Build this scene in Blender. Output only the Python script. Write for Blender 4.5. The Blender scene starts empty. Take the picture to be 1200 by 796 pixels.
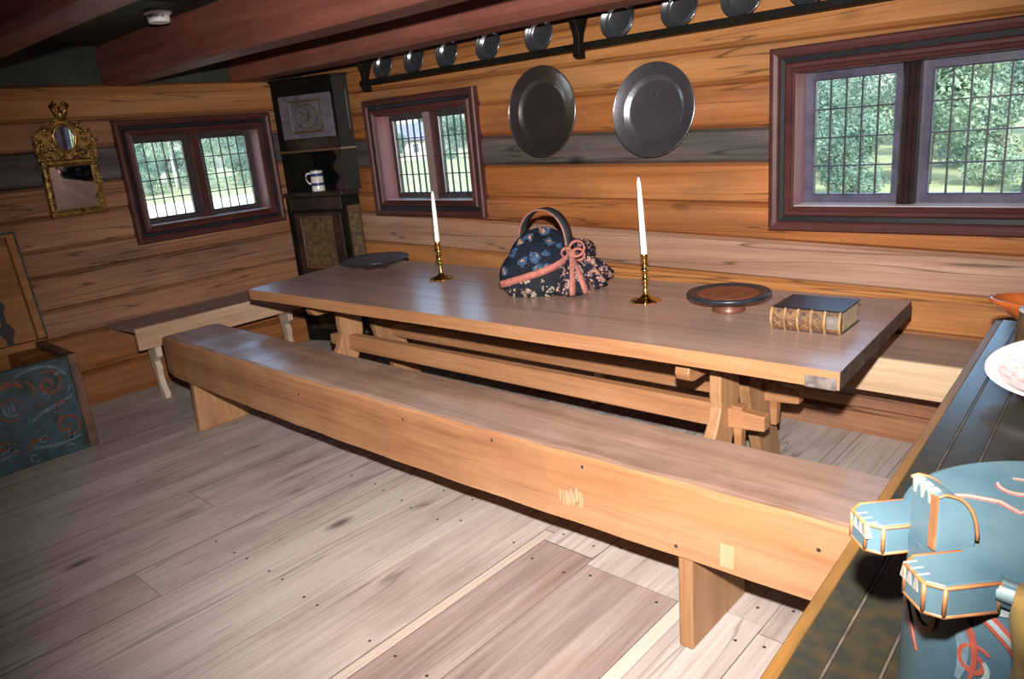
import bpy, bmesh, math, random
from mathutils import Vector, Matrix
random.seed(7)
PI = math.pi
S = bpy.context.scene
COL = S.collection

# ------------------------------------------------------------------ camera
cam_d = bpy.data.cameras.new('camera')
cam_d.sensor_width = 36.0
cam_d.sensor_fit = 'HORIZONTAL'
cam_d.lens = 26.22
cam_d.clip_start = 0.03
cam_d.clip_end = 500
cam = bpy.data.objects.new('camera', cam_d)
COL.objects.link(cam)
RIGHT = Vector((0.73828, 0.66891, -0.08634))
DOWN = Vector((0.12493, -0.26138, -0.95712))
FWD = Vector((-0.66280, 0.69584, -0.27656))
cam.matrix_world = Matrix(((RIGHT.x, -DOWN.x, -FWD.x, 5.301), (RIGHT.y, -DOWN.y, -FWD.y, -3.469),
                           (RIGHT.z, -DOWN.z, -FWD.z, 1.55), (0, 0, 0, 1)))
S.camera = cam

# ------------------------------------------------------------------ sky, sun, flash, exposure
world = bpy.data.worlds.new('world')
S.world = world
world.use_nodes = True
wn = world.node_tree
wn.nodes.clear()
sky = wn.nodes.new('ShaderNodeTexSky')
sky.sky_type = 'NISHITA'
sky.sun_disc = False
sky.sun_elevation = math.radians(42)
sky.sun_rotation = math.radians(140)
sky.air_density = 1.0
sky.dust_density = 2.5
bg = wn.nodes.new('ShaderNodeBackground')
bg.inputs['Strength'].default_value = 0.95
wo = wn.nodes.new('ShaderNodeOutputWorld')
wn.links.new(sky.outputs[0], bg.inputs['Color'])
wn.links.new(bg.outputs[0], wo.inputs['Surface'])

sun_d = bpy.data.lights.new('sun', 'SUN')
sun_d.energy = 10.0
sun_d.angle = 0.01
sun_d.color = (1.0, 0.95, 0.86)
sun = bpy.data.objects.new('sun', sun_d)
COL.objects.link(sun)
sun.location = (20, -20, 30)
sun.rotation_euler = Vector((-0.62, 0.55, -0.72)).to_track_quat('-Z', 'Y').to_euler()

# the photographer's flash, mounted just above the lens
flash_d = bpy.data.lights.new('flash', 'SPOT')
flash_d.energy = 1060
flash_d.spot_size = math.radians(93)
flash_d.spot_blend = 1.0
flash_d.shadow_soft_size = 0.022
flash_d.color = (1.0, 0.94, 0.88)
flash = bpy.data.objects.new('flash', flash_d)
COL.objects.link(flash)
flash.location = Vector((5.301, -3.469, 1.55)) - DOWN * 0.19 + FWD * 0.03
flash.rotation_euler = (FWD + DOWN * 0.04 + RIGHT * 0.06).to_track_quat('-Z', 'Y').to_euler()

S.view_settings.view_transform = 'Standard'
S.view_settings.look = 'None'
S.view_settings.gamma = 1.0
S.view_settings.exposure = 0.0
S.view_settings.use_curve_mapping = False


# ------------------------------------------------------------------ mesh helpers
class MB:
    def __init__(self):
        self.v = []
        self.f = []
        self.sm = []

    def add(self, vs, fs, smooth=False):
        o = len(self.v)
        self.v += [tuple(p) for p in vs]
        for f in fs:
            self.f.append(tuple(i + o for i in f))
            self.sm.append(smooth)
        return self

    def box(self, x0, x1, y0, y1, z0, z1, M=None):
        vs = [(x0, y0, z0), (x1, y0, z0), (x1, y1, z0), (x0, y1, z0), (x0, y0, z1), (x1, y0, z1), (x1, y1, z1), (x0, y1, z1)]
        if M is not None:
            vs = [M @ Vector(p) for p in vs]
        return self.add(vs, [(0, 3, 2, 1), (4, 5, 6, 7), (0, 1, 5, 4), (1, 2, 6, 5), (2, 3, 7, 6), (3, 0, 4, 7)])

    def hexa(self, b, t):
        """bottom quad (ccw from above), top quad"""
        return self.add(list(b) + list(t), [(0, 3, 2, 1), (4, 5, 6, 7), (0, 1, 5, 4), (1, 2, 6, 5), (2, 3, 7, 6), (3, 0, 4, 7)])

    def prism(self, poly, fn, a, b, smooth=False):
        """2d polygon swept from a to b; fn(u, v, w) -> 3d"""
        n = len(poly)
        vs = [fn(u, v, a) for u, v in poly] + [fn(u, v, b) for u, v in poly]
        fs = [tuple(range(n))[::-1], tuple(range(n, 2 * n))]
        o = len(self.v)
        self.add(vs, fs)
        for i in range(n):
            j = (i + 1) % n
            self.f.append((o + i, o + j, o + n + j, o + n + i))
            self.sm.append(smooth)
        return self

    def lathe(self, prof, seg=32, M=None, rad=None, cap=True):
        """prof list of (r, z); rad(theta) scales r"""
        n = len(prof)
        vs = []
        for r, z in prof:
            for k in range(seg):
                a = 2 * PI * k / seg
                q = r * (rad(a, z) if rad else 1)
                p = Vector((q * math.cos(a), q * math.sin(a), z))
                vs.append(M @ p if M is not None else p)
        fs = []
        for i in range(n - 1):
            for k in range(seg):
                l = (k + 1) % seg
                fs.append((i * seg + k, i * seg + l, (i + 1) * seg + l, (i + 1) * seg + k))
        o = len(self.v)
        self.add(vs, fs, True)
        if cap:
            if prof[0][0] > 1e-4:
                self.f.append(tuple(o + k for k in range(seg))[::-1]); self.sm.append(False)
            if prof[-1][0] > 1e-4:
                self.f.append(tuple(o + (n - 1) * seg + k for k in range(seg))); self.sm.append(False)
        return self

    def sweep(self, pts, sect, up=Vector((0, 0, 1)), closed=False, scales=None, smooth=True):
        """sweep a closed 2d section [(a,b)] along pts; a is sideways, b is along the normal"""
        pts = [Vector(p) for p in pts]
        n, m = len(pts), len(sect)
        vs = []
        for i, p in enumerate(pts):
            if closed:
                t = pts[(i + 1) % n] - pts[i - 1]
            else:
                t = pts[min(i + 1, n - 1)] - pts[max(i - 1, 0)]
            t.normalize()
            u = up(i) if callable(up) else up
            s = t.cross(u)
            if s.length < 1e-5:
                s = t.cross(Vector((1, 0.01, 0)))
            s.normalize()
            w = s.cross(t)
            k = scales[i] if scales else 1.0
            for a, b in sect:
                vs.append(p + s * a * k + w * b * k)
        fs = []
        for i in range(n if closed else n - 1):
            j = (i + 1) % n
            for k in range(m):
                l = (k + 1) % m
                fs.append((i * m + k, i * m + l, j * m + l, j * m + k))
        o = len(self.v)
        self.add(vs, fs, smooth)
        if not closed:
            self.f.append(tuple(o + k for k in range(m))[::-1]); self.sm.append(False)
            self.f.append(tuple(o + (n - 1) * m + k for k in range(m))); self.sm.append(False)
        return self

    def tube(self, pts, r, seg=8, closed=False, scales=None):
        return self.sweep(pts, [(r * math.cos(2 * PI * k / seg), r * math.sin(2 * PI * k / seg)) for k in range(seg)], closed=closed, scales=scales)

    def ribbon(self, pts, w, fn, h=0.0015):
        """a raised brush stroke: 2d polyline with width w, fn(u,v,h)->3d"""
        n = len(pts)
        L = []
        R = []
        for i, (u, v) in enumerate(pts):
            a = pts[max(i - 1, 0)]
            b = pts[min(i + 1, n - 1)]
            dx, dy = b[0] - a[0], b[1] - a[1]
            q = math.hypot(dx, dy) or 1
            k = w * (0.35 + 0.65 * math.sin(PI * (i + 0.6) / (n + 0.2))) / 2
            L.append((u - dy / q * k, v + dx / q * k))
            R.append((u + dy / q * k, v - dx / q * k))
        vs = []
        for (a, b) in zip(L, R):
            vs += [fn(a[0], a[1], 0), fn(a[0], a[1], h), fn(b[0], b[1], h), fn(b[0], b[1], 0)]
        fs = []
        for i in range(n - 1):
            o = 4 * i
            for k in range(3):
                fs.append((o + k, o + k + 1, o + 5 + k, o + 4 + k))
        return self.add(vs, fs, False)


def link(name, me, mat, parent=None, loc=(0, 0, 0), rot=(0, 0, 0), label=None, kind=None):
    o = bpy.data.objects.new(name, me)
    COL.objects.link(o)
    if mat is not None and len(me.materials) == 0:
        me.materials.append(mat)
    o.location = loc
    o.rotation_euler = rot
    if parent is not None:
        o.parent = parent
    if label:
        o['label'] = label
    if kind:
        o['kind'] = kind
    return o


def mesh(name, mb, bevel=0.0, segs=1):
    me = bpy.data.meshes.new(name)
    me.from_pydata([tuple(p) for p in mb.v], [], mb.f)
    me.polygons.foreach_set('use_smooth', mb.sm)
    bm = bmesh.new()
    bm.from_mesh(me)
    bmesh.ops.recalc_face_normals(bm, faces=bm.faces)
    if bevel > 0:
        es = [e for e in bm.edges if len(e.link_faces) == 2 and e.calc_face_angle(0) > 0.5]
        bmesh.ops.bevel(bm, geom=es, offset=bevel, segments=segs, affect='EDGES', profile=0.5)
    bm.to_mesh(me)
    bm.free()
    return me


def part(name, mb, mat, parent=None, bevel=0.0, segs=1, **kw):
    return link(name, mesh(name, mb, bevel, segs), mat, parent, **kw)


def thing(name, label, cat, loc=(0, 0, 0), rz=0.0, group=None, rot=None):
    o = bpy.data.objects.new(name, None)
    COL.objects.link(o)
    o.empty_display_size = 0.1
    o.location = loc
    o.rotation_euler = rot if rot else (0, 0, rz)
    o['label'] = label
    o['category'] = cat
    if group:
        o['group'] = group
    return o


def tag(o, label, cat, group=None):
    o['label'] = label
    o['category'] = cat
    if group:
        o['group'] = group
    return o


def structure(name, loc=(0, 0, 0), label=None):
    o = bpy.data.objects.new(name, None)
    COL.objects.link(o)
    o.empty_display_size = 0.1
    o.location = loc
    o['kind'] = 'structure'
    if label:
        o['label'] = label
    return o


class Strokes:
    """each painted brush stroke becomes a part of its own"""
    def __init__(self, mat, parent, name='painted_scroll'):
        self.mat, self.parent, self.name = mat, parent, name

    def ribbon(self, pts, w, fn, h=0.0015):
        part(self.name, MB().ribbon(pts, w, fn, h), self.mat, self.parent)


def spiral(cx, cy, r0, r1, a0, turns, n=22):
    out = []
    for i in range(n):
        t = i / (n - 1)
        r = r0 + (r1 - r0) * t
        a = a0 + turns * 2 * PI * t
        out.append((cx + r * math.cos(a), cy + r * math.sin(a)))
    return out


def bez(p0, p1, p2, p3, n=16):
    out = []
    for i in range(n):
        t = i / (n - 1)
        s = 1 - t
        out.append(tuple(s ** 3 * a + 3 * s * s * t * b + 3 * s * t * t * c + t ** 3 * d for a, b, c, d in zip(p0, p1, p2, p3)))
    return out


# ------------------------------------------------------------------ materials
def new_mat(name):
    m = bpy.data.materials.new(name)
    m.use_nodes = True
    nt = m.node_tree
    nt.nodes.clear()
    out = nt.nodes.new('ShaderNodeOutputMaterial')
    b = nt.nodes.new('ShaderNodeBsdfPrincipled')
    nt.links.new(b.outputs[0], out.inputs['Surface'])
    return m, nt, b, out


def N(nt, typ, **kw):
    n = nt.nodes.new(typ)
    for k, v in kw.items():
        if k.startswith('i_'):
            key = k[2:]
            key = int(key) if key.isdigit() else key.replace('_', ' ')
            n.inputs[key].default_value = v
        else:
            setattr(n, k, v)
    return n


def ramp(nt, fac, stops, interp='LINEAR'):
    r = nt.nodes.new('ShaderNodeValToRGB')
    r.color_ramp.interpolation = interp
    el = r.color_ramp.elements
    while len(el) > 1:
        el.remove(el[-1])
    el[0].position = stops[0][0]
    el[0].color = (*stops[0][1], 1)
    for p, c in stops[1:]:
        e = el.new(p)
        e.color = (*c, 1)
    nt.links.new(fac, r.inputs[0])
    return r.outputs[0]


def mix(nt, fac, a, b, blend='MIX'):
    m = nt.nodes.new('ShaderNodeMix')
    m.data_type = 'RGBA'
    m.blend_type = blend
    for sock, v in ((m.inputs[0], fac), (m.inputs[6], a), (m.inputs[7], b)):
        if isinstance(v, bpy.types.NodeSocket):
            nt.links.new(v, sock)
        elif isinstance(v, (tuple, list)):
            sock.default_value = (*v, 1) if len(v) == 3 else v
        else:
            sock.default_value = v
    return m.outputs[2]


def objcoord(nt, scale=(1, 1, 1), randomise=True):
    tc = nt.nodes.new('ShaderNodeTexCoord')
    src = tc.outputs['Object']
    if randomise:
        oi = nt.nodes.new('ShaderNodeObjectInfo')
        sc = N(nt, 'ShaderNodeVectorMath', operation='SCALE')
        sc.inputs[0].default_value = (37.1, 51.7, 23.3)
        nt.links.new(oi.outputs['Random'], sc.inputs['Scale'])
        ad = N(nt, 'ShaderNodeVectorMath', operation='ADD')
        nt.links.new(src, ad.inputs[0])
        nt.links.new(sc.outputs[0], ad.inputs[1])
        src = ad.outputs[0]
    return src


def scaled(nt, src, sc):
    mp = N(nt, 'ShaderNodeMapping')
    mp.inputs['Scale'].default_value = sc
    nt.links.new(src, mp.inputs['Vector'])
    return mp.outputs[0]


def axis_scale(axis, along, cross):
    return tuple(along if a == axis else cross for a in 'XYZ')


def wood(name, dark, mid, light, axis='X', rough=0.55, spec=0.35, knots=0.0, stain=None, stain_amt=0.5, bump=0.25,
         cross=9.0, vary=0.16, cracks=0.0, edge=None):
    m, nt, b, out = new_mat(name)
    L = nt.links
    src = objcoord(nt)
    n1 = N(nt, 'ShaderNodeTexNoise', i_Scale=1.0, i_Detail=5.0, i_Roughness=0.6, i_Distortion=0.5)
    L.new(scaled(nt, src, axis_scale(axis, 0.55, cross)), n1.inputs['Vector'])
    col = ramp(nt, n1.outputs[0], [(0.26, dark), (0.5, mid), (0.74, light)])
    n2 = N(nt, 'ShaderNodeTexNoise', i_Scale=1.0, i_Detail=3.0, i_Roughness=0.7)
    L.new(scaled(nt, src, axis_scale(axis, 1.6, cross * 9)), n2.inputs['Vector'])
    g = ramp(nt, n2.outputs[0], [(0.30, (0.80, 0.77, 0.74)), (0.52, (1.0, 1.0, 1.0)), (0.75, (1.06, 1.05, 1.03))])
    col = mix(nt, 1.0, col, g, 'MULTIPLY')
    if stain:
        n3 = N(nt, 'ShaderNodeTexNoise', i_Scale=1.0, i_Detail=4.0, i_Roughness=0.65)
        L.new(scaled(nt, src, axis_scale(axis, 1.1, 3.2)), n3.inputs['Vector'])
        f = ramp(nt, n3.outputs[0], [(0.48, (0, 0, 0)), (0.72, (stain_amt,) * 3)])
        col = mix(nt, f, col, stain)
    if cracks > 0:
        n4 = N(nt, 'ShaderNodeTexNoise', i_Scale=1.0, i_Detail=2.0, i_Roughness=0.5, i_Distortion=0.2)
        L.new(scaled(nt, src, axis_scale(axis, 0.35, cross * 1.3)), n4.inputs['Vector'])
        f = ramp(nt, n4.outputs[0], [(0.488, (0, 0, 0)), (0.5, (cracks,) * 3), (0.512, (0, 0, 0))])
        col = mix(nt, f, col, tuple(c * 0.25 for c in dark))
    if knots > 0:
        vo = N(nt, 'ShaderNodeTexVoronoi', i_Scale=1.0, i_Randomness=1.0)
        L.new(scaled(nt, src, axis_scale(axis, 1.9, 4.6)), vo.inputs['Vector'])
        f = ramp(nt, vo.outputs['Distance'], [(0.05, (1, 1, 1)), (0.10, (0.55, 0.55, 0.55)), (0.17, (0, 0, 0))])
        sel = N(nt, 'ShaderNodeMath', operation='GREATER_THAN')
        sep = N(nt, 'ShaderNodeSeparateColor')
        L.new(vo.outputs['Color'], sep.inputs[0])
        L.new(sep.outputs[0], sel.inputs[0])
        sel.inputs[1].default_value = 1 - knots
        f2 = mix(nt, 1.0, f, sel.outputs[0], 'MULTIPLY')
        col = mix(nt, f2, col, tuple(c * 0.42 for c in dark))
    oi = nt.nodes.new('ShaderNodeObjectInfo')
    mr = N(nt, 'ShaderNodeMapRange')
    mr.inputs['To Min'].default_value = 1 - vary
    mr.inputs['To Max'].default_value = 1 + vary
    L.new(oi.outputs['Random'], mr.inputs['Value'])
    col = mix(nt, 1.0, col, mr.outputs[0], 'MULTIPLY')
    L.new(col, b.inputs['Base Color'])
    b.inputs['Roughness'].default_value = rough
    b.inputs['Specular IOR Level'].default_value = spec
    bp = N(nt, 'ShaderNodeBump', i_Strength=bump, i_Distance=0.004)
    L.new(n2.outputs[0], bp.inputs['Height'])
    L.new(bp.outputs[0], b.inputs['Normal'])
    return m


def plain(name, col, rough=0.5, metal=0.0, spec=0.5, noise=0.15, scale=12.0, bump=0.0, col2=None):
    m, nt, b, out = new_mat(name)
    src = objcoord(nt, randomise=False)
    n = N(nt, 'ShaderNodeTexNoise', i_Scale=scale, i_Detail=4.0)
    nt.links.new(src, n.inputs['Vector'])
    c2 = col2 if col2 else tuple(c * (1 - noise * 2) for c in col)
    c = ramp(nt, n.outputs[0], [(0.35, c2), (0.62, col)])
    nt.links.new(c, b.inputs['Base Color'])
    b.inputs['Roughness'].default_value = rough
    b.inputs['Metallic'].default_value = metal
    b.inputs['Specular IOR Level'].default_value = spec
    if bump:
        bp = N(nt, 'ShaderNodeBump', i_Strength=bump, i_Distance=0.004)
        nt.links.new(n.outputs[0], bp.inputs['Height'])
        nt.links.new(bp.outputs[0], b.inputs['Normal'])
    return m


def glass_mat():
    m, nt, b, out = new_mat('window_glass')
    nt.nodes.remove(b)
    tr = N(nt, 'ShaderNodeBsdfTransparent')
    tr.inputs[0].default_value = (0.90, 0.95, 0.95, 1)
    gl = N(nt, 'ShaderNodeBsdfGlossy')
    gl.inputs['Roughness'].default_value = 0.03
    lw_ = N(nt, 'ShaderNodeLayerWeight', i_Blend=0.5)
    pw = N(nt, 'ShaderNodeMath', operation='POWER')
    nt.links.new(lw_.outputs['Facing'], pw.inputs[0])
    pw.inputs[1].default_value = 4.0
    fr = N(nt, 'ShaderNodeMath', operation='MULTIPLY_ADD')
    nt.links.new(pw.outputs[0], fr.inputs[0])
    fr.inputs[1].default_value = 0.7
    fr.inputs[2].default_value = 0.03
    src = objcoord(nt)
    n = N(nt, 'ShaderNodeTexNoise', i_Scale=9.0, i_Detail=1.0)
    nt.links.new(src, n.inputs['Vector'])
    bp = N(nt, 'ShaderNodeBump', i_Strength=0.12, i_Distance=0.01)
    nt.links.new(n.outputs[0], bp.inputs['Height'])
    nt.links.new(bp.outputs[0], gl.inputs['Normal'])
    mx = N(nt, 'ShaderNodeMixShader')
    nt.links.new(fr.outputs[0], mx.inputs[0])
    nt.links.new(tr.outputs[0], mx.inputs[1])
    nt.links.new(gl.outputs[0], mx.inputs[2])
    nt.links.new(mx.outputs[0], out.inputs['Surface'])
    return m


def floral(name, ground, petal, heart, scale, r1=0.16, r2=0.33, band=False):
    m, nt, b, out = new_mat(name)
    src = objcoord(nt, randomise=False)
    vo = N(nt, 'ShaderNodeTexVoronoi', i_Scale=scale, i_Randomness=0.75)
    nz = N(nt, 'ShaderNodeTexNoise', i_Scale=scale * 2.2, i_Detail=2.0)
    nt.links.new(src, nz.inputs['Vector'])
    ad = mix(nt, 0.06, src, nz.outputs['Color'], 'ADD')
    nt.links.new(ad, vo.inputs['Vector'])
    dk = tuple(c * 0.6 for c in heart)
    c = ramp(nt, vo.outputs['Distance'], [(0.0, dk), (r1 * 0.55, heart), (r1, heart), (r1 + 0.02, petal), (r2, petal), (r2 + 0.04, ground)])
    n2 = N(nt, 'ShaderNodeTexNoise', i_Scale=scale * 7, i_Detail=2.0)
    nt.links.new(src, n2.inputs['Vector'])
    g = ramp(nt, n2.outputs[0], [(0.35, (0.5, 0.5, 0.5)), (0.6, (1.1, 1.1, 1.1))])
    c = mix(nt, 1.0, c, g, 'MULTIPLY')
    nt.links.new(c, b.inputs['Base Color'])
    b.inputs['Roughness'].default_value = 0.85
    b.inputs['Specular IOR Level'].default_value = 0.15
    return m


# timber walls
LOG = {}
for ax in 'XY':
    LOG['orange' + ax] = wood('log_orange_' + ax, (0.20, 0.064, 0.017), (0.33, 0.118, 0.034), (0.43, 0.180, 0.064), ax, 0.6, 0.3, 0.45, (0.13, 0.075, 0.05), 0.6, cracks=0.7)
    LOG['amber' + ax] = wood('log_amber_' + ax, (0.22, 0.080, 0.022), (0.35, 0.145, 0.044), (0.44, 0.205, 0.075), ax, 0.6, 0.3, 0.4, (0.18, 0.11, 0.07), 0.5, cracks=0.8)
    LOG['pink' + ax] = wood('log_pink_' + ax, (0.18, 0.076, 0.037), (0.285, 0.132, 0.070), (0.37, 0.19, 0.108), ax, 0.65, 0.25, 0.5, (0.12, 0.085, 0.075), 0.6, cracks=0.8)
    LOG['pale' + ax] = wood('log_pale_' + ax, (0.26, 0.135, 0.08), (0.42, 0.245, 0.165), (0.54, 0.355, 0.255), ax, 0.6, 0.3, 0.6, (0.45, 0.19, 0.06), 0.7, cracks=0.8)
    LOG['dark' + ax] = wood('log_dark_' + ax, (0.030, 0.026, 0.025), (0.075, 0.062, 0.06), (0.15, 0.12, 0.115), ax, 0.7, 0.25, 0.2, (0.10, 0.07, 0.06), 0.6, cracks=0.6)
PANEL_DARK = plain('dark_green_panel', (0.035, 0.042, 0.035), 0.6, noise=0.3, scale=4, col2=(0.013, 0.016, 0.013))
CEIL = wood('ceiling_board_paint', (0.018, 0.022, 0.016), (0.028, 0.034, 0.026), (0.045, 0.05, 0.04), 'Y', 0.6, 0.3)
BEAM = wood('beam_oxide_red', (0.10, 0.034, 0.026), (0.20, 0.066, 0.048), (0.29, 0.105, 0.075), 'X', 0.6, 0.3, 0.1, (0.09, 0.04, 0.028), 0.6, vary=0.08)
FLOOR = wood('floor_pine', (0.37, 0.300, 0.270), (0.475, 0.405, 0.375), (0.54, 0.475, 0.445), 'Y', 0.55, 0.3, 0.35, (0.235, 0.175, 0.155), 0.7, cross=8, vary=0.09, cracks=0.55)
FLOOR_D = wood('floor_pine_dark', (0.17, 0.115, 0.105), (0.32, 0.245, 0.225), (0.43, 0.35, 0.32), 'Y', 0.55, 0.3, 0.2, (0.24, 0.13, 0.09), 0.6, cross=12, vary=0.05)
FLOOR_P = wood('floor_pine_pale', (0.46, 0.37, 0.31), (0.55, 0.46, 0.395), (0.60, 0.52, 0.46), 'Y', 0.55, 0.3, vary=0.05)
JOINT = plain('floor_joint_dirt', (0.085, 0.065, 0.055), 0.9, noise=0.3, scale=20)
SUBFLOOR = plain('subfloor_dark', (0.025, 0.02, 0.017), 0.9)
TABLETOP = wood('table_top_scrubbed', (0.25, 0.155, 0.125), (0.33, 0.215, 0.178), (0.39, 0.265, 0.225), 'X', 0.27, 1.0, 0.2, (0.30, 0.19, 0.13), 0.5, vary=0.05, bump=0.06)
TRESTLE = wood('trestle_pine', (0.22, 0.105, 0.045), (0.33, 0.172, 0.082), (0.42, 0.24, 0.13), 'Z', 0.5, 0.35, 0.2, (0.24, 0.14, 0.08), 0.5)
STRETCH = wood('stretcher_pine', (0.22, 0.095, 0.040), (0.33, 0.158, 0.074), (0.42, 0.22, 0.115), 'X', 0.45, 0.4, 0.2, (0.24, 0.11, 0.05), 0.5)
PATCH = plain('grey_corner_patch', (0.19, 0.15, 0.14), 0.6, noise=0.3, scale=30)
ENDGRAIN = plain('dark_end_grain', (0.085, 0.055, 0.042), 0.6, noise=0.3, scale=30, bump=0.3)
BENCH = wood('bench_pine', (0.22, 0.092, 0.040), (0.35, 0.168, 0.082), (0.43, 0.23, 0.125), 'X', 0.42, 0.45, 0.25, (0.30, 0.15, 0.06), 0.6, cross=7, vary=0.02, bump=0.15)
BENCH_PLUG = wood('bench_plug', (0.34, 0.19, 0.10), (0.44, 0.26, 0.15), (0.50, 0.31, 0.19), 'Z', 0.45, 0.4, vary=0.0)
BENCH_TOP = wood('bench_top_worn', (0.19, 0.110, 0.080), (0.29, 0.185, 0.140), (0.37, 0.255, 0.20), 'X', 0.27, 0.9, 0.2, (0.11, 0.055, 0.033), 0.8, cross=7, vary=0.02, bump=0.06)
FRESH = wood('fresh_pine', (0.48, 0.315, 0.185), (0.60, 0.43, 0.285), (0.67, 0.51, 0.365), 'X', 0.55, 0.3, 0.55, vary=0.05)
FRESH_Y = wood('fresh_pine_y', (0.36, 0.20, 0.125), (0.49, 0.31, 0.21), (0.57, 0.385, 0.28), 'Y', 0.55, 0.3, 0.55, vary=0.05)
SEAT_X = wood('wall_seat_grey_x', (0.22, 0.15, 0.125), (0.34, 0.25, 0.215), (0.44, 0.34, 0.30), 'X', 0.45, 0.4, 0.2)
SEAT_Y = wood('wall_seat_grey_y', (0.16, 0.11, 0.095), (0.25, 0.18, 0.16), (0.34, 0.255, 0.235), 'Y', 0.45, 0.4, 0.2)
BRACKET = wood('bracket_pine', (0.40, 0.28, 0.21), (0.54, 0.41, 0.33), (0.64, 0.50, 0.41), 'Z', 0.55, 0.3, 0.1)
# windows
OXBLOOD = wood('oxblood_paint', (0.042, 0.014, 0.012), (0.068, 0.021, 0.019), (0.096, 0.033, 0.029), 'X', 0.5, 0.35, vary=0.03, bump=0.05)
MULLION = plain('dark_mullion_paint', (0.030, 0.016, 0.015), 0.45, spec=0.3, noise=0.25)
GROOVE = plain('black_groove_paint', (0.010, 0.011, 0.016), 0.5, spec=0.3)
REVEAL = wood('rose_reveal_paint', (0.19, 0.080, 0.092), (0.25, 0.115, 0.13), (0.30, 0.145, 0.16), 'Z', 0.45, 0.4, vary=0.02)
SASH_B = plain('sash_slate_paint', (0.080, 0.072, 0.118), 0.35, noise=0.2)
SASH_D = plain('sash_dark_paint', (0.045, 0.035, 0.038), 0.35, noise=0.2)
LEAD = plain('window_lead', (0.06, 0.06, 0.075), 0.45, 0.6)
GLASS = glass_mat()
SILL = wood('sill_daylight_white', (0.66, 0.60, 0.60), (0.78, 0.72, 0.72), (0.82, 0.78, 0.78), 'X', 0.25, 0.5, vary=0.02)  # near white: the daylight strip on the sill is put into its colour
# metals, pottery
PEWTER = plain('pewter', (0.42, 0.43, 0.49), 0.25, 0.93, noise=0.06, scale=8)
PEWTER_REFL = plain('pewter_brown_reflection', (0.32, 0.29, 0.285), 0.24, 0.94, noise=0.08, scale=8)  # darker, browner pewter: a dark brown reflection is put into the base colour
BRASS = plain('brass', (0.83, 0.55, 0.16), 0.16, 1.0, noise=0.05)
WAX = plain('candle_wax', (0.86, 0.83, 0.78), 0.45, noise=0.02)
IRON = plain('black_iron', (0.018, 0.02, 0.022), 0.5, 0.3, noise=0.2)
GILT = plain('old_gilt', (0.55, 0.36, 0.12), 0.34, 0.85, noise=0.3, scale=30, bump=0.5, col2=(0.14, 0.08, 0.03))
SILVER = plain('mirror_silver', (0.80, 0.80, 0.82), 0.02, 1.0, noise=0.02)
WHITE = plain('white_plastic', (0.88, 0.88, 0.88), 0.35, noise=0.01)
VIOLET = plain('violet_print', (0.16, 0.10, 0.20), 0.5)
BLACKDISH = plain('blue_black_paint', (0.020, 0.026, 0.038), 0.33, noise=0.25, scale=20)
REDDISH = plain('dish_red_brown', (0.20, 0.055, 0.028), 0.35, noise=0.2, scale=18)
FOOTBROWN = plain('dish_foot_brown', (0.12, 0.040, 0.026), 0.4, noise=0.2)
SLATE_IN = plain('dish_slate_inside', (0.10, 0.075, 0.075), 0.45, noise=0.2, scale=20, col2=(0.05, 0.045, 0.055))
STONEWARE = plain('stoneware_white', (0.70, 0.68, 0.68), 0.25, noise=0.05)
COBALT = plain('cobalt_glaze', (0.035, 0.05, 0.22), 0.25)
GLAZE_O = plain('orange_brown_glaze', (0.36, 0.085, 0.020), 0.12, noise=0.15)
GLAZE_D = plain('dark_brown_glaze', (0.085, 0.052, 0.024), 0.25, noise=0.25, scale=20)
RIMGREY = plain('tankard_rim_grey', (0.42, 0.38, 0.36), 0.3)
PORCELAIN = plain('porcelain', (0.82, 0.80, 0.80), 0.15, noise=0.01)
PRINT = plain('red_transfer_print', (0.78, 0.72, 0.72), 0.15, scale=55, col2=(0.60, 0.40, 0.40))
# book
LEATHER_D = plain('book_dark_leather', (0.040, 0.026, 0.026), 0.38, noise=0.3, scale=25)
LEATHER_S = plain('book_spine_leather', (0.17, 0.085, 0.036), 0.5, noise=0.3, scale=45, bump=0.3, col2=(0.045, 0.022, 0.014))
GOLDEDGE = plain('book_spine_band', (0.34, 0.195, 0.085), 0.5, noise=0.25, scale=40)
PAGES = wood('book_pages', (0.22, 0.16, 0.10), (0.36, 0.28, 0.18), (0.46, 0.37, 0.26), 'X', 0.8, 0.1, cross=30, vary=0)
TITLE = plain('book_title_patch', (0.17, 0.14, 0.125), 0.5, noise=0.2, scale=60)
# bag
BAG_NAVY = floral('bag_navy_floral', (0.010, 0.013, 0.024), (0.040, 0.080, 0.15), (0.42, 0.20, 0.13), 15.0, 0.20, 0.38)
BAG_PRINT = floral('bag_small_print', (0.016, 0.014, 0.026), (0.40, 0.25, 0.21), (0.42, 0.16, 0.12), 29.0, 0.22, 0.37)
BAG_MIX = floral('bag_patch_print', (0.016, 0.017, 0.024), (0.32, 0.26, 0.21), (0.34, 0.15, 0.10), 22.0, 0.18, 0.36)
SALMON = plain('salmon_ribbon', (0.38, 0.135, 0.105), 0.7, noise=0.15, scale=60, bump=0.3)
HANDLE = plain('bag_handle_navy', (0.022, 0.026, 0.036), 0.55, noise=0.2)
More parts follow.
